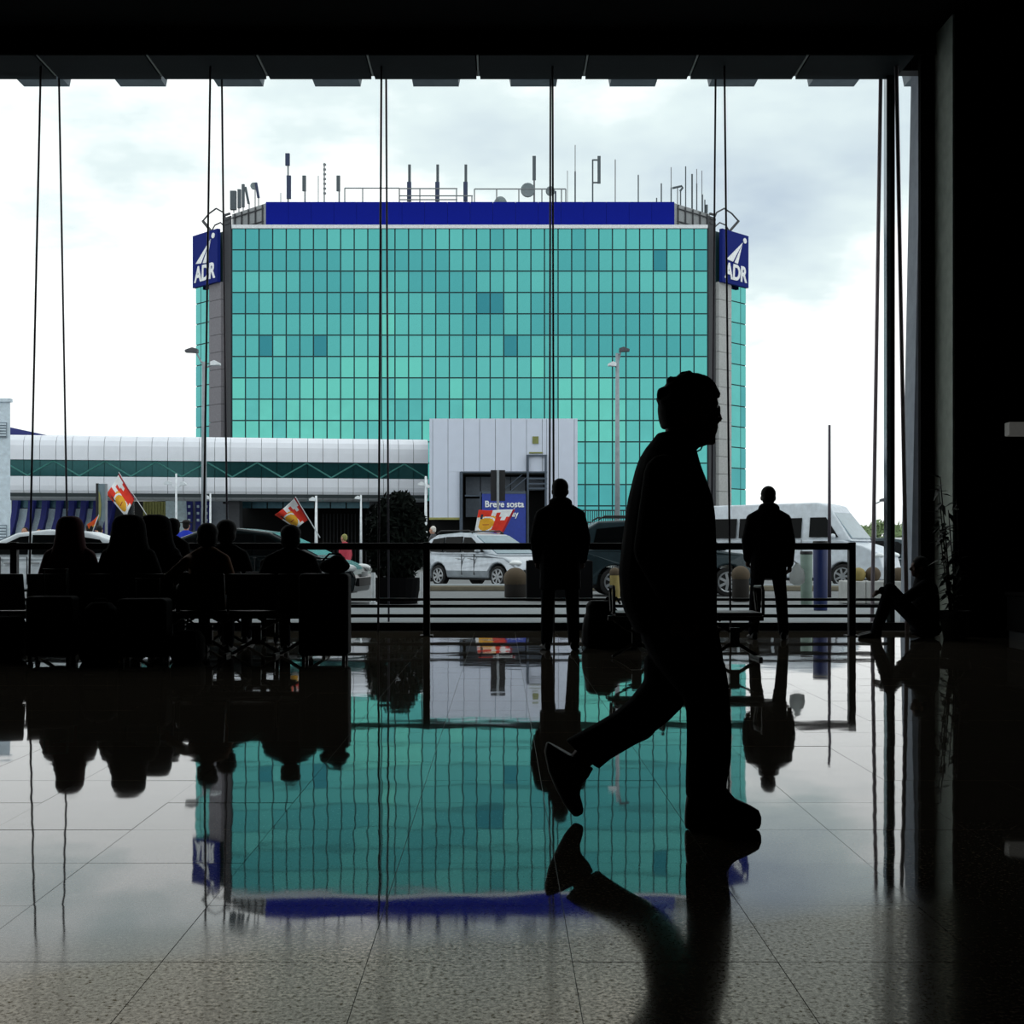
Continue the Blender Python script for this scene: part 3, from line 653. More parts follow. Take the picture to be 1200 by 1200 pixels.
# ================================================================== VEHICLES
def vehicle(name, label, cat, loc, rz, Lr, W, body, green, belt, roofz, wheels, wr, m, side_wins, screens, roofrails=False, extras=()):
    root = thing(name, label, cat, loc, rz)
    xs = [p[0] for p in body]; x0_, x1_ = min(xs), max(xs); mid, hl = (x0_+x1_)/2, (x1_-x0_)/2
    def wid(x, z):
        f = 1-.10*min(1, abs((x-mid)/hl))**4
        if z > belt: f *= 1-.20*(z-belt)/(roofz-belt)
        if z < .45: f *= .93+.07*z/.45
        return W/2*f
    def outline(poly, base):
        pts = list(poly)
        return pts
    low = list(body)
    # underside with wheel arches, running from front back to rear
    bot = []
    for wx in sorted(wheels, reverse=True):
        R_ = wr+.07
        bot += [(wx+R_*math.cos(a), wr+R_*math.sin(a)) for a in [PI*i/8-.15*(i == 0)+.15*(i == 8) for i in range(9)]]
    zb = .24
    low = low+[(x1_-.06, zb)]+[(x, max(z, zb)) for x, z in bot]+[(x0_+.06, zb)]
    mb = MB().prism(low, lambda x, z: Vector((x, wid(x, z), z)), lambda x, z: Vector((x, -wid(x, z), z)))
    mb.prism(green, lambda x, z: Vector((x, wid(x, z)*.985, z)), lambda x, z: Vector((x, -wid(x, z)*.985, z)))
    o = mb.build('body', m, root, world=False, bevel=.05, seg=3)
    tb = MB().box((x0_+.3, -W*.38, .2), (x1_-.3, W*.38, .5)); tb.build('underbody', 'trim_black', root, world=False)
    for poly in side_wins:
        for s_ in (1, -1):
            MB().prism(poly, lambda x, z: Vector((x, s_*(wid(x, z)*.985-.02), z)), lambda x, z: Vector((x, s_*(wid(x, z)*.985+.012), z))).build('side_window', 'glass_dark', root, world=False)
    for nm, (xa, za), (xb, zb_), mm in screens:
        n_ = Vector((zb_-za, 0, xa-xb)).normalized()
        if (n_.x > 0) != (xa > mid): n_ = -n_
        def q_(x, z, s, o_): return Vector((x, s*(wid(x, z)*.90), z))+n_*o_
        vs = [q_(xa, za, 1, -.02), q_(xa, za, -1, -.02), q_(xb, zb_, -1, -.02), q_(xb, zb_, 1, -.02)]+[q_(xa, za, 1, .014), q_(xa, za, -1, .014), q_(xb, zb_, -1, .014), q_(xb, zb_, 1, .014)]
        MB().add(vs, [(0,3,2,1),(4,5,6,7),(0,1,5,4),(1,2,6,5),(2,3,7,6),(3,0,4,7)]).build(nm, mm, root, world=False)
    for wx in wheels:
        for s_ in (1, -1):
            yy = W/2-.13
            t_ = MB().cyl((wx, s_*(yy-.10), wr), (wx, s_*(yy+.11), wr), wr, n=24).build('wheel', 'tyre', root, world=False, bevel=.03)
            rm = MB().cyl((wx, s_*(yy+.10), wr), (wx, s_*(yy+.118), wr), wr*.2, n=12)
            for k_ in range(7):
                a = 2*PI*k_/7
                c_ = Vector((wx+math.cos(a)*wr*.4, s_*(yy+.113), wr+math.sin(a)*wr*.4)); rm.box((-wr*.28, -.012, -.03), (wr*.28, .012, .03), m=Matrix.Translation(c_) @ Matrix.Rotation(-a, 4, 'Y'))
            for k_ in range(16):
                a, b2 = 2*PI*k_/16, 2*PI*(k_+1)/16
                rm.cyl((wx+math.cos(a)*wr*.68, s_*(yy+.11), wr+math.sin(a)*wr*.68), (wx+math.cos(b2)*wr*.68, s_*(yy+.11), wr+math.sin(b2)*wr*.68), .022, n=5)
            rm.build('rim', 'rim', t_, world=False)
    for s_ in (1, -1):
        if roofrails:
            MB().pipe([(roofrails[0], s_*W*.36, roofz-.02), (roofrails[0]+.15, s_*W*.36, roofz+.06), (roofrails[1]-.15, s_*W*.36, roofz+.06), (roofrails[1], s_*W*.36, roofz-.02)], .022, 6).build('roof_rail', 'trim_black', root, world=False)
        mz = belt+.02; mxx = max(p[0] for p in side_wins[0])-.12 if side_wins else x1_-1.4
        MB().ell((mxx, s_*(wid(mxx, belt)+.11), mz+.06), (.09, .1, .08)).build('mirror', m, root, world=False, smooth=True)
        hx, hz_ = x1_-.20, extras[0] if extras else .72
        MB().ell((hx, s_*(wid(hx, hz_)-.14), hz_), (.2, .18, .09), Matrix.Rotation(s_*-.5, 3, 'Z')).build('headlight', 'lamp_glass', root, world=False, smooth=True)
        rx = x0_+.05
        MB().box((rx-.02, s_*(wid(rx, .85)-.12)-.06, .78), (rx+.1, s_*(wid(rx, .85)-.12)+.1, 1.0)).build('tail_light', 'flag_dred', root, world=False)
        for hx in ([mxx-1.0, mxx-.55+.1] if not extras or len(extras) < 2 else extras[1]):
            MB().box((hx-.09, s_*(wid(hx, belt-.14))-.02, belt-.16), (hx+.09, s_*(wid(hx, belt-.14))+.03*s_+.02, belt-.13)).build('door_handle', 'rim', root, world=False)
            MB().box((hx+.17, s_*(wid(hx, .6))-.012, .36), (hx+.185, s_*(wid(hx, .6))+.012, belt-.01)).build('door_seam', 'trim_black', root, world=False)
    MB().box((x1_-.03, -W*.3, .36), (x1_+.02, W*.3, .52)).build('grille', 'trim_black', root, world=False)
    MB().box((x1_-.0, -.25, .55), (x1_+.025, .25, .65)).build('number_plate', 'flag_white', root, world=False)
    return root
# silver people carrier, nose turned towards the hall
mpv_body = [(-2.12, .5), (-2.14, .85), (-2.05, 1.0), (.9, .98), (1.55, .90), (1.95, .76), (2.1, .55)]
mpv_green = [(-2.06, .96), (-1.92, 1.42), (-1.55, 1.58), (-.6, 1.64), (.1, 1.58), (1.32, .94)]
mpv_w = [[(-.25, 1.05), (-.25, 1.50), (.05, 1.49), (.72, 1.05)], [(-1.08, 1.05), (-1.08, 1.51), (-.32, 1.52), (-.32, 1.05)], [(-1.85, 1.07), (-1.68, 1.44), (-1.15, 1.5), (-1.15, 1.05)]]
mpv_s = [('windscreen', (.22, 1.54), (1.22, 1.0), 'glass_sky'), ('rear_window', (-1.94, 1.45), (-2.06, 1.05), 'glass_dark')]
c = at(572, 686, 39.8)
vehicle('people_carrier', 'silver people carrier parked beyond the kerb, nose turned to the hall', 'car', (c.x, 39.8, -.03), -.80, 4.3, 1.8, mpv_body, mpv_green, 1.0, 1.64, (-1.32, 1.32), .32, 'car_silver', mpv_w, mpv_s, roofrails=(-1.6, .0))
# dark hatchback
hb_body = [(-2.0, .5), (-2.03, .8), (-1.95, .95), (1.0, .96), (1.6, .88), (1.95, .74), (2.06, .55)]
hb_green = [(-1.95, .92), (-1.7, 1.32), (-1.2, 1.5), (-.4, 1.54), (.25, 1.46), (1.38, .93)]
hb_w = [[(.0, 1.0), (.0, 1.40), (.18, 1.38), (.95, 1.0)], [(-.85, 1.0), (-.85, 1.42), (-.08, 1.42), (-.08, 1.0)], [(-1.7, 1.04), (-1.48, 1.32), (-.93, 1.41), (-.93, 1.0)]]
hb_s = [('windscreen', (.32, 1.43), (1.28, .98), 'glass_sky'), ('rear_window', (-1.68, 1.33), (-1.92, 1.0), 'glass_dark')]
c = at(313, 0, 27)
vehicle('hatchback', 'dark green hatchback passing right behind the seated people', 'car', (c.x, 27, -.03), -.12, 4.1, 1.72, hb_body, hb_green, .96, 1.54, (-1.25, 1.25), .31, 'car_dark', hb_w, hb_s)
c = at(44, 0, 28.5)
vehicle('hatchback', 'white hatchback at the far left behind the guard rail', 'car', (c.x, 28.5, -.03), PI+.1, 4.1, 1.72, hb_body, hb_green, .96, 1.54, (-1.25, 1.25), .31, 'car_white', hb_w, hb_s)
# tall dark estate behind the walking man
sv_body = [(-2.18, .5), (-2.2, .95), (-2.14, 1.12), (1.0, 1.1), (1.7, 1.02), (2.05, .86), (2.15, .6)]
sv_green = [(-2.14, 1.08), (-1.98, 1.62), (-1.7, 1.78), (-.3, 1.84), (.4, 1.76), (1.35, 1.08)]
sv_w = [[(.0, 1.18), (.0, 1.66), (.3, 1.63), (.95, 1.18)], [(-.85, 1.18), (-.85, 1.68), (-.08, 1.68), (-.08, 1.18)], [(-1.85, 1.2), (-1.75, 1.6), (-.93, 1.68), (-.93, 1.18)]]
sv_s = [('windscreen', (.48, 1.72), (1.28, 1.14), 'glass_dark'), ('rear_window', (-2.0, 1.6), (-2.13, 1.16), 'glass_dark')]
c = at(779, 0, 31.5)
vehicle('estate_car', 'tall dark grey estate car with roof rails behind the walking man', 'car', (c.x, 31.5, -.03), .05, 4.4, 1.82, sv_body, sv_green, 1.12, 1.84, (-1.35, 1.35), .34, 'car_suv', sv_w, sv_s, roofrails=(-1.7, .2))
# white minibus
vn_body = [(-2.9, .45), (-2.95, 1.2), (-2.92, 1.42), (1.75, 1.40), (2.35, 1.22), (2.78, 1.02), (2.9, .6)]
vn_green = [(-2.92, 1.38), (-2.86, 2.3), (-2.7, 2.46), (.9, 2.50), (1.28, 2.42), (2.02, 1.36)]
vn_w = [[(.75, 1.48), (.75, 2.06), (1.22, 2.06), (1.62, 1.48)], [(-.35, 1.46), (-.35, 2.05), (.5, 2.05), (.5, 1.46)], [(-1.45, 1.46), (-1.45, 2.05), (-.45, 2.05), (-.45, 1.46)], [(-2.65, 1.46), (-2.65, 2.05), (-1.55, 2.05), (-1.55, 1.46)]]
vn_s = [('windscreen', (1.42, 2.2), (2.0, 1.45), 'glass_sky'), ('rear_window', (-2.88, 2.1), (-2.93, 1.5), 'glass_dark')]
c = at(933, 0, 39.2)
vehicle('minibus', 'white high roofed minibus with dark windows parked on the right', 'van', (c.x, 39.2, -.03), -.58, 5.8, 1.98, vn_body, vn_green, 1.42, 2.5, (-1.9, 1.75), .35, 'van_white', vn_w, vn_s, extras=(.95, [.35, -.6]))
c = at(1062, 0, 44)
vehicle('hatchback', 'dark hatchback seen in the narrow gap beside the right window mast', 'car', (c.x, 44, -.03), -.9, 4.1, 1.72, hb_body, hb_green, .96, 1.54, (-1.25, 1.25), .31, 'car_suv', hb_w, hb_s)

# ================================================================== STREET FURNITURE
def bollard(px, ytop, d, rpx, m, label, hh=None):
    c = at(px, ytop, d); r = rpx*d/F
    o = thing('bollard', label, 'bollard', (c.x, d, -.02))
    MB().cyl((c.x, d, -.02), (c.x, d, c.z-r*1.05), r*.92, r*.9, n=16).build('shaft', m, o, smooth=True, bevel=.01)
    MB().ell((c.x, d, c.z-r), r, nu=18, nv=12).build('dome', 'dome', o, smooth=True)
    return o
bollard(604, 665, 30, 14, 'bollard_dark', 'round topped brown bollard before the silver car')
bollard(720.5, 665, 27.5, 6.5, 'bollard_yellow', 'round topped yellowish bollard left of the walking man')
bollard(868, 663, 27.5, 11, 'bollard_dark', 'round topped brown bollard right of the walking man')
blk = thing('low_wall', 'low pale concrete block wall on the right by the window mast', 'wall', (at(1030, 0, 26).x, 26, -.01))
for a, b in ((993, 1013), (1013.4, 1034), (1034.4, 1068)): MB().box((at(a, 0, 26).x, 25.9, -.01), (at(b, 0, 26).x, 26.7, at(0, 681, 26).z)).build('block', 'concrete', blk, bevel=.02)
for px, r, lab in ((1006, 8.5, 'yellowish stone ball on the low wall, left one'), (1023, 9, 'grey stone ball on the low wall, middle one'), (1053, 8.5, 'olive stone ball on the low wall, right of the window mast')):
    c = at(px, 681-r+1, 26.2); mb = MB().ell(c, r*26.2/F, nu=18, nv=12); mb.cyl((c.x, c.y, at(0, 681, 26).z-.01), (c.x, c.y, c.z), r*26.2/F*.6, n=14)
    tag(mb.build('stone_ball', 'bollard_yellow' if px == 1006 else 'dome', None, smooth=True), lab, 'stone ball', 'stone balls on the low wall')
def bin_(px, wpx, ytop, d, m, label, name='litter_bin'):
    c = at(px, ytop, d); r = wpx*d/F/2; o = thing(name, label, 'bin', (c.x, d, -.01))
    MB().cyl((c.x, d, -.01), (c.x, d, c.z-.06), r*.92, r, n=20).build('drum', m, o, smooth=True, bevel=.01)
    MB().cyl((c.x, d, c.z-.06), (c.x, d, c.z), r*1.06, r*1.0, n=20).build('lid', 'trim_black', o, bevel=.01)
    return o
bin_(961.5, 17, 634, 23, 'bin_blue', 'tall blue litter bin before the minibus')
bin_(945, 14, 646, 25.5, 'bin_green', 'pale grey green drum just left of blue bin')
for px, d, lab in ((437.5, 25.6, 'short white bollard left of the dark round tree'), (494.5, 25.6, 'short white bollard right of the dark round tree')):
    c = at(px, 671, d); r = 2.6*d/F; o = thing('post', lab, 'bollard', (c.x, d, -.02))
    MB().cyl((c.x, d, -.02), (c.x, d, c.z), r, n=12).build('shaft', 'pole_white', o); MB().cyl((c.x, d, -.02), (c.x, d, .04), r*1.8, n=12).build('foot', 'pole_white', o)
o = thing('planter_box', 'black square planter box behind the standing man in parka', 'planter', (at(655, 0, 28).x, 28, -.02))
MB().box((at(617, 0, 28).x, 27.8, -.02), (at(694, 0, 28).x, 28.6, at(0, 657, 28).z)).build('box', 'planter', o, bevel=.02)
MB().box((at(620, 0, 28).x, 27.85, at(0, 657.2, 28).z), (at(691, 0, 28).x, 28.55, at(0, 656.3, 28).z)).build('soil', 'trim_black', o)
# clipped round tree in front of the underpass
def leafball(mb, c, r, n, size, seed):
    rnd = random.Random(seed); c = Vector(c)
    for i in range(n):
        v = Vector((rnd.gauss(0, 1), rnd.gauss(0, 1), rnd.gauss(0, 1))).normalized()
        f = .55+.45*rnd.random()**.5
        p = c+Vector((v.x*r[0], v.y*r[1], v.z*r[2]))*f*(1+.16*noise.noise(v*2.3+c))
        u = Vector((rnd.gauss(0, 1), rnd.gauss(0, 1), rnd.gauss(0, 1))).normalized(); t = u.orthogonal().normalized(); s = size*(.6+.8*rnd.random())
        mb.add([p-u*s, p+t*s*.45, p+u*s, p-t*s*.45+u.cross(t)*s*.15], [(0, 1, 2), (0, 2, 3)])
    return mb
c = at(465, 0, 26.5)
tr = thing('round_tree', 'dark dense round tree in a planter before the underpass', 'tree', (c.x, 26.5, -.02))
o = leafball(MB(), (c.x, 26.5, 1.30), (.64, .6, .95), 3200, .075, 3).build('foliage', 'tree_leaf', tr); tag(o, kind='stuff')
MB().cyl((c.x, 26.5, .3), (c.x, 26.5, 1.2), .06, .04, n=8).build('trunk', 'trunk', tr)
MB().cyl((c.x, 26.5, -.02), (c.x, 26.5, .5), .42, .5, n=20).build('planter', 'planter', tr)
for i, (px, d, top, rr) in enumerate(((1000, 118, 618, 2.0), (1033, 126, 613, 2.0), (1060, 134, 616, 2.0), (1094, 126, 611, 2.2))):
    c = at(px, top, d); t_ = thing('far_tree', 'far pale green bushy tree on the skyline, %s' % ('behind the minibus', 'left of the window mast', 'right of the window mast', 'behind the right pillar')[i], 'tree', (c.x, d, -.04), 0)
    o = leafball(MB(), (c.x, d, c.z*.55), (rr, rr, c.z*.5), 700, .4, 20+i).build('foliage', 'hedge', t_); tag(o, kind='stuff')
    MB().cyl((c.x, d, -.04), (c.x, d, c.z*.6), .15, n=6).build('trunk', 'trunk', t_)

# ================================================================== GUARD RAIL indoors
RD = 15.95
gr = thing('guard_rail', 'black guard rail on square posts in front of the glazed wall', 'railing', (0, RD, 0))
MB().box((-8.5, RD-.03, 1.058), (at(1001, 0, RD).x, RD+.03, 1.142)).build('hand_rail', 'rail', gr, bevel=.008)
for px in (-480, 17, 500, 998):
    x = at(px, 0, RD).x
    MB().box((x-.042, RD-.045, 0), (x+.042, RD+.045, 1.15)).build('post', 'rail', gr, bevel=.006)
    MB().box((x-.08, RD-.08, 0), (x+.08, RD+.08, .012)).build('foot_plate', 'rail', gr)

# ================================================================== PEOPLE
UP = Vector((0, 0, 1))
def hand(mb, wrist, dirv, palmn, s=1.0, curl=.5):
    "palm, four bent fingers of unequal length, thumb from the side of the palm"
    d = Vector(dirv).normalized(); pn = (Vector(palmn)-d*Vector(palmn).dot(d)).normalized(); sd = d.cross(pn)
    w_ = Vector(wrist)
    mb.tube([w_-d*.02*s, w_+d*.05*s], [.026*s, .03*s], 8)
    for k_, (off, ln) in enumerate(((-.03, .060), (-.010, .072), (.011, .066), (.030, .052))):
        b0 = w_+d*.055*s+sd*off*s*.9; mb.tube([w_+d*.02*s+sd*off*s*.5, b0], [.017*s, .013*s], 6)
        d2 = (d*math.cos(curl)+pn*math.sin(curl)); d3 = (d*math.cos(curl*2.1)+pn*math.sin(curl*2.1))
        b1 = b0+d2*ln*.55*s; mb.tube([b0, b1, b1+d3*ln*.5*s], [.0105*s, .0095*s, .0085*s], 6)
    t0 = w_+d*.018*s-sd*.026*s; t1 = t0+(d*.6-sd*.8+pn*.3).normalized()*.036*s; t2 = t1+(d*.9-sd*.2+pn*.4).normalized()*.03*s
    mb.tube([t0, t1, t2], [.014*s, .012*s, .010*s], 6)
def head_parts(mb, c, fw, s=1.0):
    "skull, jaw, brow, nose, lips, chin, ears round the head centre c"
    f = Vector(fw).normalized(); f.z = 0; f.normalize(); r = f.cross(UP)
    rot = Matrix((r, f, UP)).transposed()
    P_ = lambda a, b, z: Vector(c)+(r*a+f*b+UP*z)*s
    mb.ell(P_(0, -.008, .035), Vector((.076, .096, .088))*s, rot)
    mb.ell(P_(0, .02, -.03), Vector((.062, .075, .085))*s, rot)
    mb.ell(P_(0, .062, -.088), Vector((.03, .028, .024))*s, rot)          # chin
    mb.ell(P_(0, .082, .032), Vector((.055, .014, .012))*s, rot)          # brow
    mb.tube([P_(0, .088, .022), P_(0, .108, -.022)], [.009*s, .014*s], 8); mb.ell(P_(0, .1, -.028), Vector((.018, .012, .009))*s, rot)
    mb.ell(P_(0, .088, -.055), Vector((.024, .01, .006))*s, rot); mb.ell(P_(0, .086, -.066), Vector((.022, .01, .007))*s, rot)
    for q_ in (1, -1):
        mb.ell(P_(q_*.078, -.008, -.005), Vector((.012, .022, .034))*s, rot); mb.ell(P_(q_*.032, .076, .012), Vector((.014, .012, .009))*s, rot)
        mb.ell(P_(q_*.045, .06, -.02), Vector((.022, .02, .022))*s, rot)
def shoe(mb, heel, toe, s=1.0):
    h, t = Vector(heel), Vector(toe); d = (t-h); ln = d.length; d.normalize(); sd = d.cross(UP).normalized(); up = sd.cross(d)
    rings = []
    for f, hw, ht in ((0, .030, .085), (.12, .037, .10), (.3, .038, .095), (.5, .042, .07), (.72, .049, .055), (.9, .043, .045), (1, .022, .03)):
        cc = h+d*ln*f; n_ = 12; rr = []
        for i in range(n_):
            a = 2*PI*i/n_; x, z = math.cos(a), math.sin(a)
            rr.append(cc+sd*x*hw*s+up*((z+1)/2 if z > -.5 else 0)*ht*s)
        rings.append(rr)
    mb.loft(rings)
def person(label, x, d, height, face=0., sit=False, seat=.46, coat='cloth_black', legs='denim', hair='hair', hairstyle='short', lean=0., armL='side', armR='side',
           wide=1., hood=False, cat='person', voxel=.016, skin='skin', z0=0., stance=.1, hoodw=1., coatlen=.80, group=None, hat=None):
    s = height/1.75; fv = Vector((-math.sin(face), math.cos(face), 0)); rv = fv.cross(UP)
    base = Vector((x, d, z0)); root = thing('person', label, cat, base, 0, group)
    W_ = lambda a, b, z: base+rv*a*s+fv*b*s+UP*z*s
    hipz = .92; dz = 0
    if sit: hipz = (seat+.07)/s; dz = hipz-.92
    ln = lambda z: lean*max(0, z-.92)
    tor = lambda a, b, z: W_(a, b+ln(z), z+dz)
    hipL, hipR = (tor(q_*.095, 0, .9) for q_ in (-1, 1))
    if sit:
        kn = [W_(q_*.14, .44, hipz+.0) for q_ in (-1, 1)]; an = [W_(q_*.13, .46, .09/s*s) for q_ in (-1, 1)]
    else:
        kn = [W_(q_*(.095+stance*.35), .02, .50) for q_ in (-1, 1)]; an = [W_(q_*(.085+stance*.6), -.02, .09) for q_ in (-1, 1)]
    hips = [hipL, hipR]
    tm = MB()
    tm.loft([[tor(p.x, p.y, z) for p in ring((0, 0, 0), .17*wide, .125)] for z in (.84, .92, 1.02)])
    for q_ in (0, 1): tm.tube([hips[q_], kn[q_], an[q_]], [.092*s, .072*s, .062*s], 10)
    fuse(tm, 'trousers', legs, root, voxel)
    # arms
    sh = [tor(q_*.175*wide, -.01, 1.37) for q_ in (-1, 1)]; el = []; wr_ = []; hd = []
    for q_, a in ((-1, armL), (1, armR)):
        if a == 'side': e_, w2 = tor(q_*.23*wide, -.03, 1.12), tor(q_*.235*wide, .06, .87)
        elif a == 'lap': e_, w2 = tor(q_*.26*wide, .0, 1.13), tor(q_*.10, .24, 1.02)
        elif a == 'pocket': e_, w2 = tor(q_*.235*wide, -.04, 1.14), tor(q_*.22*wide, .06, .93)
        elif a == 'up': e_, w2 = tor(q_*.30, .12, 1.30), tor(q_*.22, .20, 1.50)
        else: e_, w2 = Vector(a[0]), Vector(a[1])
        el.append(e_); wr_.append(w2)
    jm = MB()
    zlow = coatlen if not sit else .86
    prof = ((zlow, .20, .155), (.95, .195, .15), (1.08, .185, .145), (1.22, .195, .15), (1.30, .20, .145), (1.37, .185, .13), (1.43, .14, .105), (1.475, .09, .09), (1.52, .074, .08))
    jm.loft([[tor(p.x*wide, p.y, z) for p in ring((0, 0, 0), a, b, 18, 2.3)] for z, a, b in prof])
    for q_ in (0, 1): jm.tube([sh[q_], el[q_], wr_[q_]], [.078*s, .066*s, .05*s], 10)
    for q_ in (0, 1): jm.tube([tor((-.05, .05)[q_], -.01, 1.475), sh[q_]], [.052*s, .078*s], 10)
    if hood: jm.ell(tor(0, -.06, 1.50), Vector((.125, .10, .075))*s); jm.ell(tor(0, 0, 1.49), Vector((.11, .09, .06))*s)
    fuse(jm, 'coat', coat, root, voxel)
    hc = tor(0, .03, 1.625)
    bm_ = MB(); head_parts(bm_, hc, fv, s)
    bm_.tube([hc+UP*-.08*s, tor(0, 0, 1.45), tor(0, 0, 1.2), tor(0, 0, .95)], [.055*s, .058*s, .09*s, .09*s], 10)
    for q_ in (0, 1):
        bm_.tube([tor(0, 0, 1.38), sh[q_], el[q_], wr_[q_]], [.05*s, .045*s, .036*s, .028*s], 8)
        bm_.tube([tor(0, 0, .95), hips[q_], kn[q_], an[q_], an[q_]-UP*.03*s], [.06*s, .06*s, .05*s, .04*s, .035*s], 8)
        dv_ = (wr_[q_]-el[q_]).normalized(); hand(bm_, wr_[q_]+dv_*.03*s, dv_, rv*(1 if q_ == 0 else -1)+fv*.4, s)
    fuse(bm_, 'body', skin, root, min(voxel, .011), 1)
    hm = MB(); rot = Matrix((rv, fv, UP)).transposed(); HP = lambda a, b, z: hc+(rv*a+fv*b+UP*z)*s
    if hairstyle == 'hood':
        hm.loft([[HP(p.x, p.y-.03+b_, z) for p in ring((0, 0, 0), a*hoodw, dd_, 18, 2.2)] for z, a, dd_, b_ in ((-.29, .235, .10, -.02), (-.22, .185, .12, -.02), (-.13, .155, .125, -.01), (-.03, .14, .125, 0), (.06, .132, .125, 0), (.11, .115, .11, 0), (.14, .085, .08, 0), (.152, .05, .05, 0))])
        fuse(hm, 'hood', coat, root, voxel)
    else:
        hm.ell(HP(0, -.022, .045), Vector((.088, .098, .092))*s, rot); hm.ell(HP(0, -.045, -.01), Vector((.08, .07, .075))*s, rot)
        if hairstyle == 'full': hm.ell(HP(0, -.02, .05), Vector((.118, .112, .105))*s, rot); hm.ell(HP(0, -.045, -.03), Vector((.115, .08, .09))*s, rot)
        if hairstyle == 'long': hm.ell(HP(0, -.02, .05), Vector((.11, .115, .10))*s, rot); hm.ell(HP(0, -.06, -.06), Vector((.12, .07, .14))*s, rot); hm.ell(HP(0, -.06, -.16), Vector((.14, .07, .1))*s, rot)
        fuse(hm, 'hair', hair, root, voxel*.8)
        if hat:
            MB().ell(HP(0, -.01, .085), Vector((.098, .11, .06))*s, rot).build('hat', hat, root, smooth=True)
            MB().cyl(HP(0, 0, .07), HP(0, 0, .085), .15*s, n=18).build('hat_brim', hat, root)
    for q_ in (0, 1):
        sm = MB(); a = an[q_]; side = rv*(-1 if q_ == 0 else 1)
        fd = (fv+side*.18).normalized(); b0 = Vector((a.x, a.y, z0+.003))
        shoe(sm, b0-fd*.07*s, b0+fd*.19*s, s); sm.tube([a+UP*.02, Vector((a.x, a.y, z0+.06))], .042*s, 8)
        fuse(sm, 'shoe', 'shoe', root, .011, 1)
    return root, wr_
X = lambda px, d: (px-CX)*d/F
# --- the two men standing at the rail
person('man in thick dark parka standing at the rail, back turned, centre', X(656.5, 13.7), 13.7, 1.80, 0, coat='cloth_grey', armL='pocket', armR='pocket', wide=1.06, hood=True, voxel=.012, coatlen=.62, stance=.09)
r_, wrs = person('man in hooded jacket standing at the rail with a carrier bag', X(900.5, 15.3), 15.3, 1.80, -.1, coat='cloth_black', armL='pocket', armR='side', wide=1.04, hood=True, voxel=.012, coatlen=.70, stance=.14)
# his carrier bag
wv = wrs[1]
bc = Vector((wv.x+.10, wv.y+.04, 0))
cb_ = thing('carrier_bag', 'white plastic carrier bag hanging from the hand of the right standing man', 'bag', (bc.x, bc.y, .64))
mb = MB()
mb.loft([ring(bc+UP*.64, .04, .04), ring(bc+UP*.67, .085, .06), ring(bc+UP*.75, .095, .065), ring(bc+UP*.82, .075, .05), ring(bc+UP*.87, .04, .03), ring(bc+UP*.90, .015, .012)])
mb.build('sack', 'bag_thin', cb_, smooth=True)
MB().pipe([bc+UP*.89, Vector((wv.x+.05, wv.y+.01, .93)), wv+UP*-.04], .008, 6).build('handle', 'bag_white', cb_)

# --- seated people on the left benches
BD = 12.95
def seated(px, ytop, label, **kw):
    BD = kw.pop('d', 12.95)
    z = EYE+(CY-ytop)*BD/F
    hgt = (z-.46-.07+.02)*1.75/.87*.985
    return person(label, X(px, BD), BD, hgt, kw.pop('face', 0), True, .46, **kw)
seated(82, 604, 'seated person in dark red coat with raised hood, leftmost on the benches', coat='cloth_red', hairstyle='hood', armL='lap', armR='lap', wide=1.05)
seated(151, 602, 'seated person in black hood, left one of the close hooded pair', coat='cloth_black', hairstyle='hood', armL='lap', armR='lap', wide=1.1, hoodw=1.22)
seated(181, 602, 'seated person in navy hood, right one of the close hooded pair', coat='cloth_navy', hairstyle='hood', armL='lap', armR='lap', wide=1.1, hoodw=1.3, d=14.2)
person('child standing at the guard rail just right of the hooded pair', X(202, 15.2), 15.2, EYE+37*15.2/F, 0, coat='cloth_grey', armL='pocket', armR='pocket', hairstyle='full', stance=.05)
bz = BD-.06
seated(243, 612, 'seated person in brown jacket reaching one arm to the left', coat='cloth_brown', hairstyle='full', armL=((X(222, bz), bz-.12, .93), (X(200, bz), bz-.2, .76)), armR='lap', wide=1.0)
seated(265, 608, 'seated person in dark jacket beside the brown jacketed one', coat='cloth_black', armL='lap', armR='lap', hairstyle='full', d=14.2)
seated(340, 614, 'seated person alone at the right end of the benches', coat='cloth_navy', armL='lap', armR='lap', hairstyle='full', wide=1.25, lean=.05)
seated(312, 655, 'child slumped low on the bench beside the lone sitter', coat='cloth_grey', armL='lap', armR='lap', hairstyle='hood', wide=1.0, d=14.2)

# --- person sitting on the floor against the right pillar, knees drawn up, facing left
fd_ = 15.6
fr = thing('person', 'person sitting on the floor against the dark right pillar, knees drawn up', 'person', (X(1082, fd_), fd_, 0))
G = lambda px, py, dy=0: at(px, py, fd_+dy)
tm = MB(); tm.ell(G(1085, 737), (.19, .2, .11))
for q_ in (-.11, .11):
    tm.tube([G(1084, 737, q_), G(1043, 690+(8 if q_ > 0 else 0), q_*1.2), G(1026, 740, q_*1.2)], [.10, .078, .062])
fuse(tm, 'trousers', 'denim', fr, .014)
jm = MB(); jm.loft([[Vector((G(px, y).x+p.x, G(px, y).y+p.y, G(px, y).z)) for p in ring((0, 0, 0), a, b)] for px, y, a, b in ((1084, 744, .17, .19), (1085, 725, .16, .19), (1085, 702, .155, .195), (1084, 688, .14, .2), (1082, 679, .10, .13), (1081, 673, .07, .075))])
for q_ in (-.2, .2): jm.tube([G(1083, 687, q_), G(1056, 706, q_*1.15), G(1034, 692, q_*.5)], [.078, .064, .05])
fuse(jm, 'coat', 'cloth_black', fr, .014)
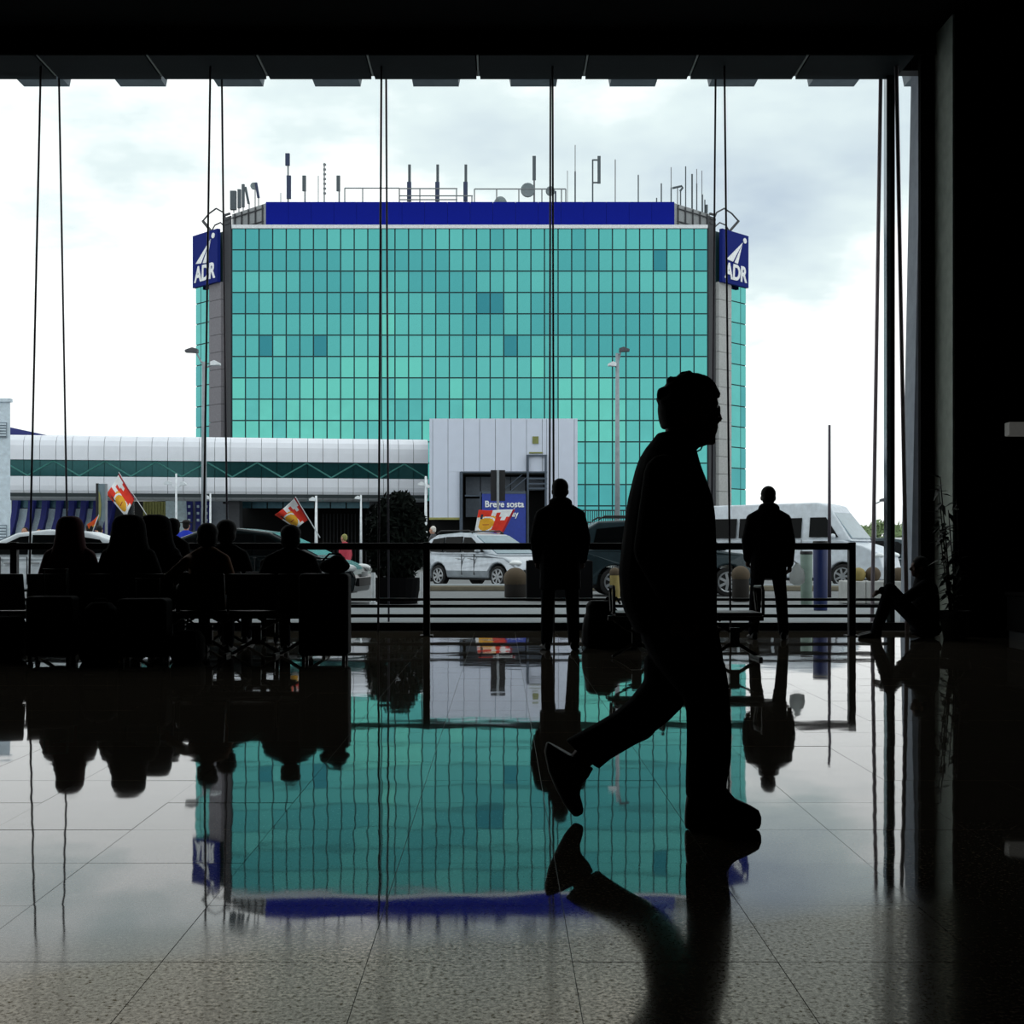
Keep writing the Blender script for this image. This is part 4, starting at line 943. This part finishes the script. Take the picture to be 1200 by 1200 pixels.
bm_ = MB(); hc = G(1077, 665); head_parts(bm_, hc, (-1, 0, 0), .98); bm_.tube([hc-UP*.08, G(1083, 685), G(1085, 735)], [.055, .07, .09])
for q_ in (-.2, .2):
    bm_.tube([G(1083, 690), G(1083, 687, q_), G(1056, 706, q_*1.15), G(1034, 692, q_*.5)], [.05, .045, .036, .028]); hand(bm_, G(1032, 693, q_*.5), (-1, 0, .15-.4), (0, -q_, -.5))
    bm_.tube([G(1085, 735), G(1084, 737, q_*.55), G(1043, 692, q_*.65), G(1026, 738, q_*.65)], [.07, .06, .05, .04])
fuse(bm_, 'body', 'skin', fr, .011, 1)
hm = MB(); hm.ell(hc+Vector((.018, 0, .045)), (.10, .092, .095)); hm.ell(hc+Vector((.045, 0, -.01)), (.07, .085, .08)); fuse(hm, 'hair', 'hair', fr, .012)
for q_ in (-.13, .13):
    sm = MB(); p = G(1026, 0, q_); p.z = .004; shoe(sm, p+Vector((.07, 0, 0)), p+Vector((-.21, 0, 0))); sm.tube([p+Vector((0, 0, .05)), p+Vector((0, 0, .1))], .042, 8); fuse(sm, 'shoe', 'shoe', fr, .011, 1)

# --- the walking man, in profile, seen against the light
WD = 4.94
wm = thing('person', 'bespectacled man with curly hair striding to the right in the foreground', 'person', (X(790, WD), WD, 0))
Q = lambda px, py, dy=0: at(px, py, WD+dy)
def slab(rows, n=20, pw=2.3):
    return [[Vector(((X(a, WD)+X(b, WD))/2+p.x, WD+p.y+dy, EYE+(CY-y)*WD/F)) for p in ring((0, 0, 0), (X(b, WD)-X(a, WD))/2, hw, n, pw)] for y, a, b, hw, dy in rows]
jm = MB()
jm.loft(slab([(741, 743, 838, .17, 0), (728, 738, 839, .185, 0), (715, 731, 839, .19, 0), (700, 727, 839, .19, 0), (670, 725, 839, .19, 0), (635, 729, 838.5, .185, 0), (605, 733, 837, .19, 0), (585, 736, 834, .20, 0), (565, 741, 827, .205, 0),
              (550, 745, 821, .20, 0), (538, 749, 817.5, .18, 0), (526, 756, 815, .14, 0), (515, 765, 815, .10, 0), (507, 771, 815, .085, 0)]))
for q_ in (-1, 1):
    sw = q_*14
    jm.tube([Q(778, 556, q_*.2), Q(766+sw*.2, 645, q_*.235), Q(803+sw*.6, 712, q_*.215)], [.075, .066, .05], 12)
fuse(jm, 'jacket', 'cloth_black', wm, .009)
tm = MB()
tm.loft(slab([(835, 802, 850, .085, -.09), (815, 797, 850, .09, -.09), (795, 780, 849, .12, -.05), (775, 765, 847, .16, 0), (750, 752, 843, .172, 0), (728, 748, 838, .17, 0)]))
tm.loft(slab([(928, 800, 846, .072, -.09), (912, 799.5, 846.5, .074, -.09), (885, 800.5, 851.5, .078, -.09), (850, 801, 852, .084, -.09), (825, 800, 850, .088, -.09), (800, 792, 849, .1, -.08), (775, 775, 846, .1, -.06)]))
# trailing leg
def legring(a, b, hw, dy, n=14):
    a, b = Q(*a), Q(*b); c = (a+b)/2; u = (a-b)/2
    return [c+u*math.cos(2*PI*i/n)+Vector((0, hw*math.sin(2*PI*i/n)+dy, 0)) for i in range(n)]
tm.loft([legring((757, 770), (815, 800), .1, .06), legring((757, 800), (803, 832), .1, .08), legring((740, 823), (788, 848), .092, .09), legring((722, 838), (766, 865), .085, .09), legring((703, 849.5), (742, 880), .08, .09), legring((682, 861), (718, 894), .075, .09), legring((664, 871), (704, 906), .07, .09)])
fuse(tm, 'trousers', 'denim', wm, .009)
# body: head, neck, hands, one skin down to the feet
bm_ = MB()
bm_.loft(slab([(524, 790, 822, .055, 0), (520, 787, 832.5, .05, 0), (514, 784, 837.5, .058, 0), (508, 782, 839, .064, 0), (502, 780, 840, .068, 0), (496, 778, 839, .071, 0), (488, 777, 839, .074, 0), (478, 776, 839.5, .077, 0), (466, 777, 841, .078, 0), (455, 782, 837, .07, 0), (446, 792, 829, .05, 0)], 20, 2.1))
bm_.tube([Q(838, 479), Q(841.5, 487), Q(843, 491)], [.008, .013, .013], 8); bm_.ell(Q(839, 492.5), (.014, .019, .009))
bm_.ell(Q(839, 500.5), (.009, .024, .006)); bm_.ell(Q(838.5, 505), (.009, .022, .007)); bm_.ell(Q(833, 517), (.02, .028, .016)); bm_.ell(Q(838, 474), (.012, .05, .012))
for q_ in (-1, 1):
    bm_.ell(Q(802, 487, q_*.078), (.022, .012, .034)); bm_.ell(Q(836, 482, q_*.032), (.011, .015, .009))
bm_.loft(slab([(545, 775, 812, .07, 0), (530, 777, 812, .062, 0), (515, 779, 816, .057, 0), (500, 780, 820, .055, 0)]))
bm_.tube([Q(795, 540), Q(785, 640), Q(790, 745)], [.08, .1, .1])
for q_ in (-1, 1):
    sw = q_*14; a, b, c = Q(778, 556, q_*.2), Q(766+sw*.2, 645, q_*.235), Q(803+sw*.6, 712, q_*.215)
    bm_.tube([Q(790, 556), a, b, c], [.06, .05, .04, .03]); dv_ = (c-b).normalized(); hand(bm_, c+dv_*.03, dv_, (.3, -q_, 0), 1.05, .55)
bm_.tube([Q(795, 745), Q(812, 770, -.09), Q(826, 850, -.09), Q(822, 925, -.09), Q(822, 945, -.09)], [.09, .075, .058, .045, .04])
bm_.tube([Q(795, 745), Q(788, 790, .07), Q(752, 850, .09), Q(686, 885, .09), Q(668, 905, .09)], [.09, .075, .058, .045, .04])
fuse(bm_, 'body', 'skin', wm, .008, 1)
# hair: full, curly
hm = MB(); rnd = random.Random(5)
hm.loft(slab([(502, 775.5, 790, .075, 0), (492, 772, 800, .083, 0), (480, 770.5, 808, .088, 0), (470, 771.5, 838, .092, 0), (458, 775, 841, .09, 0), (449, 781, 838, .082, 0), (442, 790, 831, .062, 0), (438, 801, 820, .03, 0)], 20, 2.0))
for i in range(26):
    a = rnd.uniform(0, 1); hm.ell(Q(824+17*a+rnd.uniform(-2, 1), 445+19*a**1.6+rnd.uniform(-2, 2), rnd.uniform(-.07, .07)), rnd.uniform(.010, .017), nu=8, nv=6)
for i in range(170):
    a = rnd.uniform(0, 1); th = rnd.uniform(-PI/2, PI/2)
    ang = rnd.uniform(-.35, 1.08)*PI         # round the back and crown of the profile
    rx, rz_ = 34.5, 31
    px, py = 807.5-rx*math.cos(ang)*math.cos(th), 470-rz_*math.sin(ang)*math.cos(th)*1.02
    if px > 815 and py > 463: continue
    if py > 497: continue
    hm.ell(Q(px, py, .088*math.sin(th)), rnd.uniform(.010, .021), nu=8, nv=6)
fuse(hm, 'hair', 'hair', wm, .008, 3)
# glasses
gm = MB()
for q_ in (-1, 1):
    pts = [Q(842.5, 482, q_*.034)+Vector((0, math.cos(a)*.025, math.sin(a)*.02)) for a in [2*PI*i/14 for i in range(15)]]
    gm.pipe(pts, .0022, 6); gm.pipe([Q(842, 480, q_*.06), Q(825, 480, q_*.078), Q(803, 482, q_*.084)], .0022, 6)
gm.pipe([Q(843, 480, -.01), Q(843.6, 479.4, 0), Q(843, 480, .01)], .0022, 6)
gl = gm.build('glasses', 'frame', wm)
for q_ in (-1, 1): MB().cyl(Q(842.3, 482, q_*.034), Q(842.8, 482, q_*.034), .023, n=16).build('lens', 'lens', gl)
# cord at the throat
MB().pipe([Q(817, 529), Q(821, 527), Q(823, 523)], .003, 6).build('collar_cord', 'rod_pale', wm)
# shoes
sm = MB()
sm.loft(slab([(965.6, 799, 884, .044, -.09), (960, 798, 886.5, .048, -.09), (952, 798, 887, .047, -.09), (944, 798.5, 884, .044, -.09), (938, 799, 874, .042, -.09), (930, 800, 856, .045, -.09), (916, 803, 845, .048, -.09)], 18, 2.6))
fuse(sm, 'shoe', 'shoe', wm, .008, 1)
sm = MB()
sm.loft([legring((641, 872), (698, 905), .05, .09), legring((638, 884), (692, 916), .05, .09), legring((643, 908), (683, 926), .047, .09), legring((652, 929), (681.5, 936), .05, .09), legring((662, 948), (684.5, 947), .047, .09), legring((669, 957), (686, 955), .038, .09), legring((674.5, 963), (684.5, 959.5), .02, .09)])
fuse(sm, 'shoe', 'shoe', wm, .008, 1)

# --- people outside
def outsider(px, ytop, d, label, **kw):
    z = EYE+(CY-ytop)*d/F
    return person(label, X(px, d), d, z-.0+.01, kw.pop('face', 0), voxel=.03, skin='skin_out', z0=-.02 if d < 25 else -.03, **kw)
outsider(105, 613, 30, 'dark haired person outside holding a small orange flag, left', coat='cloth_mid', armR='up', face=.4)
outsider(116, 615, 31, 'person outside in a lime high visibility vest behind banner sign', coat='hivis')
outsider(218, 609, 32, 'person outside in bright blue coat and dark hat', coat='blue_coat', hat='hair')
outsider(29.5, 617, 31.3, 'person outside behind the white car, left one, reddish coat', coat='rose_coat', face=PI)
outsider(46.5, 619, 31.5, 'person outside behind the white car, right one, dark coat', coat='cloth_mid', face=PI)
outsider(508, 616, 46, 'white haired person outside left of the silver car', coat='cloth_mid', hair='hair_white', face=1.2)
outsider(404, 625, 34, 'fair haired person outside beyond the bonnet of dark green car', coat='rose_coat', hair='curtain', face=1.0)
fb1, fw1 = outsider(196, 622, 45, 'flag bearer outside holding the tallest red and white flag', coat='cloth_mid', armL='up')
fb3, fw3 = outsider(588, 623.5, 42.6, 'flag bearer outside standing behind the silver car', coat='cloth_mid', armL='up')

# --- flags
def flag(label, d, pole, corners, wave=.06, pat=0):
    a, b = at(*pole[0], d), at(*pole[1], d) if len(pole[1]) == 2 else Vector(pole[1])
    root = thing('flag', label, 'flag', b)
    MB().cyl(b, a, .014, .010, n=6).build('pole', 'pole_white', root)
    A, B, C_, D_ = (at(*c_, d) for c_ in corners)
    nu_, nv_ = 44, 32; mb = MB(); V = []
    for j in range(nv_+1):
        for i in range(nu_+1):
            u, v = i/nu_, j/nv_
            p = (A*(1-u)+D_*u)*(1-v)+(B*(1-u)+C_*u)*v
            p = p+Vector((0, wave*math.sin(u*6+v*1.5)*u*2, .02*math.sin(u*7)*u)); V.append(p)
    mb.v = V
    for j in range(nv_):
        for i in range(nu_):
            u, v = (i+.5)/nu_, (j+.5)/nv_
            m_ = 0
            if pat == 2: m_ = 5 if v < .75 else 3
            else:
                r = math.hypot((u-.70)*1.1, v-.62)
                if u < .07: m_ = 1
                elif v < .30 and u < .62: m_ = 2
                elif .16 < u < .30 and v < .46: m_ = 2
                if .36 < u < .47 and .12 < v < .32: m_ = 0
                if r < .40 and u > .45: m_ = 3 if not (.28 < r < .34) else 2
                if r < .22: m_ = 3
                if v > .9 and u > .35: m_ = 2
                if u > .92 and v > .35: m_ = 2
                if u > .62 and v < .28: m_ = 0
                if .84 < u < .92 and .2 < v < .42: m_ = 4
                if abs(v-.64) < .025 and .58 < u < .8: m_ = 1
            k0 = j*(nu_+1)+i
            mb.f.append((k0, k0+1, k0+nu_+2, k0+nu_+1)); mb.mi.append(m_)
    o = mb.build('cloth', ['flag_red', 'flag_dred', 'flag_white', 'flag_yellow', 'flag_navy', 'flag_orange'], root, smooth=True)
    sd = o.modifiers.new('thick', 'SOLIDIFY'); sd.thickness = .006
    return root
flag('tallest red, white and yellow flag, waving above the hooded sitters', 45, ((139, 553), tuple(fw1[0]+Vector((0, .02, -.02)))), ((139.5, 555), (157.5, 584.5), (147, 607), (125.5, 580)))
cz = 27.75
flag('red, white and yellow flag rising over the dark green car roof', cz, ((346, 582), tuple(at(375, 630, cz))), ((346.5, 583), (361.5, 609), (346, 620), (322.5, 604)))
flag('red and yellow flag bunched above the silver car roof', 42.4, ((605, 592), tuple(fw3[0]+Vector((0, .0, -.02)))), ((604, 597), (590, 624), (556, 624), (561, 598)))
flag('small orange flag held low beside the banner sign, left', 30, ((116, 603), tuple(at(108, 624, 30))), ((115.5, 604), (112, 616), (101, 623), (103, 615)), pat=2)

# ================================================================== BENCHES, LUGGAGE
def bench(name, label, px0, d, n, sp, back):
    x0b = X(px0, d); root = thing(name, label, 'bench', (x0b+(n-1)*sp/2, d, 0), 0)
    MB().box((x0b-.28, d-.03, .365), (x0b+(n-1)*sp+.28, d+.03, .415)).build('beam', 'seat_black', root, bevel=.005)
    for i in range(n):
        x = x0b+i*sp
        MB().box((x-sp*.48, d-.22, .415), (x+sp*.48, d+.24, .455)).build('seat', 'seat_black', root, bevel=.015)
        if back: MB().prism([(-.25, .46), (-.20, .46), (-.27, .82), (-.31, .82)], lambda y, z: Vector((x-sp*.46, d+y, z)), lambda y, z: Vector((x+sp*.46, d+y, z))).build('backrest', 'seat_black', root, bevel=.012)
        lg = MB(); h = sp*.48
        lg.box((x-.045, d-.03, .11), (x+.045, d+.03, .30))
        for s_ in (-1, 1):
            lg.tube([(x+s_*.02, d, .25), (x+s_*h*.55, d, .30), (x+s_*h, d, .38)], [.016, .014, .014], 6)
            lg.tube([(x+s_*.02, d, .15), (x+s_*h*.6, d, .075), (x+s_*h, d, .02)], [.02, .018, .016], 6)
        lg.build('leg', 'steel', root)
        MB().box((x+h-.035, d-.24, 0), (x+h+.0, d+.24, .03)).build('foot', 'steel', root, bevel=.004)
    for i in range(n+1):
        x = x0b+(i-.5)*sp
        MB().pipe([(x, d-.2, .44), (x, d-.2, .66), (x, d-.16, .70), (x, d+.2, .69), (x, d+.22, .64), (x, d+.1, .45)], .016, 6).build('armrest', 'steel', root)
    return root
bench('airport_bench', 'airport bench on the left with lattice steel legs, right end by suitcase', 244, 13.0, 3, .486, True)
bench('airport_bench', 'airport bench at far left, crowded with hooded sitters', 13, 13.0, 4, .49, True)
bench('airport_bench', 'airport bench in the second row, behind the hooded sitters', 160, 14.2, 4, .49, True)
bench('airport_bench', 'backless airport bench half hidden behind the walking man', 746, 12.6, 3, .475, False)
def suitcase(label, px, d, wd, dp, ht, m='case', grip=.25):
    x = X(px, d); root = thing('suitcase', label, 'suitcase', (x, d, 0))
    MB().box((x-wd/2, d-dp/2, .055), (x+wd/2, d+dp/2, ht)).build('shell', m, root, bevel=.04, seg=4)
    for i in range(4): MB().box((x-wd*.36+i*wd*.24-.01, d-dp/2-.008, .12), (x-wd*.36+i*wd*.24+.01, d-dp/2+.01, ht-.08)).build('rib', m, root)
    for a in (-1, 1):
        for b in (-1, 1): MB().cyl((x+a*wd*.4-.015, d+b*dp*.35, .03), (x+a*wd*.4+.015, d+b*dp*.35, .03), .03, n=14).build('wheel', 'trim_black', root)
    if grip: MB().pipe([(x-.11, d+dp*.3, ht-.05), (x-.11, d+dp*.3, ht+grip), (x+.11, d+dp*.3, ht+grip), (x+.11, d+dp*.3, ht-.05)], .012, 6).build('handle', 'trim_black', root)
    return root
suitcase('tall black suitcase standing at the right end of the left bench', 381, 12.3, .47, .28, .83, grip=0)
sb = thing('shoulder_bag', 'small black bag lying on top of the tall suitcase', 'bag', (X(394, 12.3), 12.3, .83))
mb = MB(); c = Vector((X(392, 12.3), 12.3, .90)); mb.ell(c, (.15, .11, .075)); mb.ell(c+Vector((.03, 0, .05)), (.08, .09, .06)); fuse(mb, 'pouch', 'cloth_black', sb, .012)
MB().pipe([c+Vector((-.12, 0, .04)), c+Vector((-.05, 0, .115)), c+Vector((.05, 0, .115)), c+Vector((.12, 0, .03))], .01, 6).build('strap', 'cloth_black', sb)
suitcase('black upright suitcase at the far left before the bench', 62, 12.2, .44, .26, .62)
suitcase('dark upright suitcase standing before the hooded pair', 170, 12.15, .46, .28, .60, grip=.18)
def softbag(name, label, px, d, rings_, m='case', strap=True):
    x = X(px, d); root = thing(name, label, 'bag', (x, d, 0)); mb = MB()
    mb.loft([[Vector((x+p.x+o_, d+p.y, z)) for p in ring((0, 0, 0), a, b, 18, 2.6)] for z, a, b, o_ in rings_])
    fuse(mb, 'sack', m, root, .014)
    zt = rings_[-1][0]
    if strap: MB().pipe([(x-.09, d, zt-.04), (x-.05, d, zt+.03), (x+.05, d, zt+.03), (x+.09, d, zt-.04)], .012, 6).build('handle', m, root)
    MB().box((x-.12, d-rings_[1][2]-.012, .1), (x+.12, d-rings_[1][2]+.04, .26)).build('front_pocket', m, root, bevel=.02)
    return root
softbag('backpack', 'bulky black backpack on the floor between parka man and walking man', 717, 14.0, [(0, .28, .17, 0), (.05, .325, .2, 0), (.2, .325, .2, 0), (.33, .29, .19, -.01), (.38, .18, .15, -.10), (.46, .15, .13, -.13), (.51, .11, .1, -.13)])
softbag('duffel_bag', 'dark duffel bag on the floor at the far left bench end', 2, 12.4, [(0, .18, .16, 0), (.06, .24, .2, 0), (.3, .24, .2, 0), (.42, .19, .15, 0)])
softbag('backpack', 'black backpack on the floor between hooded and red coated sitters', 118, 12.2, [(0, .17, .13, 0), (.06, .2, .15, 0), (.35, .2, .15, 0), (.5, .15, .12, 0), (.56, .09, .08, 0)])
softbag('holdall', 'low dark holdall on the floor below the brown jacketed sitter', 220, 12.2, [(0, .13, .12, 0), (.05, .16, .14, 0), (.22, .16, .14, 0), (.3, .11, .1, 0)])

# ================================================================== RIGHT CORNER: plant, pale wall bar, desk
pd = 15.3; c = Vector((X(1119, pd), pd, 0))
pl = thing('potted_plant', 'leafy dark climbing plant in a pot against the right wall return', 'plant', c)
MB().loft([ring(c+UP*.0, .13, .13), ring(c+UP*.30, .18, .18), ring(c+UP*.34, .19, .19), ring(c+UP*.34, .16, .16), ring(c+UP*.30, .15, .15)]).build('pot', 'pot', pl, smooth=True)
stm = MB(); lf = MB(); rnd = random.Random(11)
for k_ in range(5):
    a = rnd.uniform(0, 6.28); top = 1.05+.13*k_
    pts = [c+Vector((.04*math.cos(a), .04*math.sin(a), .3)), c+Vector((.10*math.cos(a), .08*math.sin(a), .3+(top-.3)*.5)), c+Vector((-.06+.13*math.cos(a), .1*math.sin(a), top+.35))]
    stm.pipe(pts, [.012, .009, .005], 6)
    for i in range(26):
        f = rnd.uniform(.15, 1); p = pts[0].lerp(pts[1], f*2) if f < .5 else pts[1].lerp(pts[2], f*2-1)
        u = Vector((rnd.gauss(-.3, .8), rnd.gauss(0, .6), rnd.gauss(-.1, .5))).normalized(); t_ = u.cross(UP).normalized(); s = rnd.uniform(.07, .12)
        tip = p+u*s*1.6-UP*.03
        lf.add([p, p+u*s*.6+t_*s*.4, tip, p+u*s*.6-t_*s*.4, p+u*s*.7-UP*.012], [(0, 1, 4), (1, 2, 4), (2, 3, 4), (3, 0, 4)])
stm.build('stem', 'stem', pl); tag(lf.build('foliage', 'leaf', pl), kind='stuff')
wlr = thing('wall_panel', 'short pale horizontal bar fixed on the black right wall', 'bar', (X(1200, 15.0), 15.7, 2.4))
MB().box((X(1177, 15.4), 15.25, 2.40), (7.0, 15.4, 2.56)).build('bar', 'glow_bar', wlr, bevel=.01)  # pale bar with a faint glow added to its material
MB().box((X(1190, 15.4), 15.4, 2.44), (6.9, 15.845, 2.52)).build('bracket', 'frame', wlr)
dk = thing('check_desk', 'dark counter desk with thin metal edge against the right wall', 'desk', (6.4, 15.0, 0))
MB().box((6.0, 14.7, .1), (7.6, 15.4, .52)).build('body', 'desk', dk, bevel=.01)
MB().box((5.98, 14.66, .52), (7.62, 15.42, .56)).build('top', 'desk', dk, bevel=.01)
MB().box((6.02, 14.72, 0), (7.58, 15.38, .1)).build('plinth', 'frame', dk)
MB().box((6.05, 14.64, .14), (6.3, 14.7, .155)).build('metal_edge', 'steel', dk)
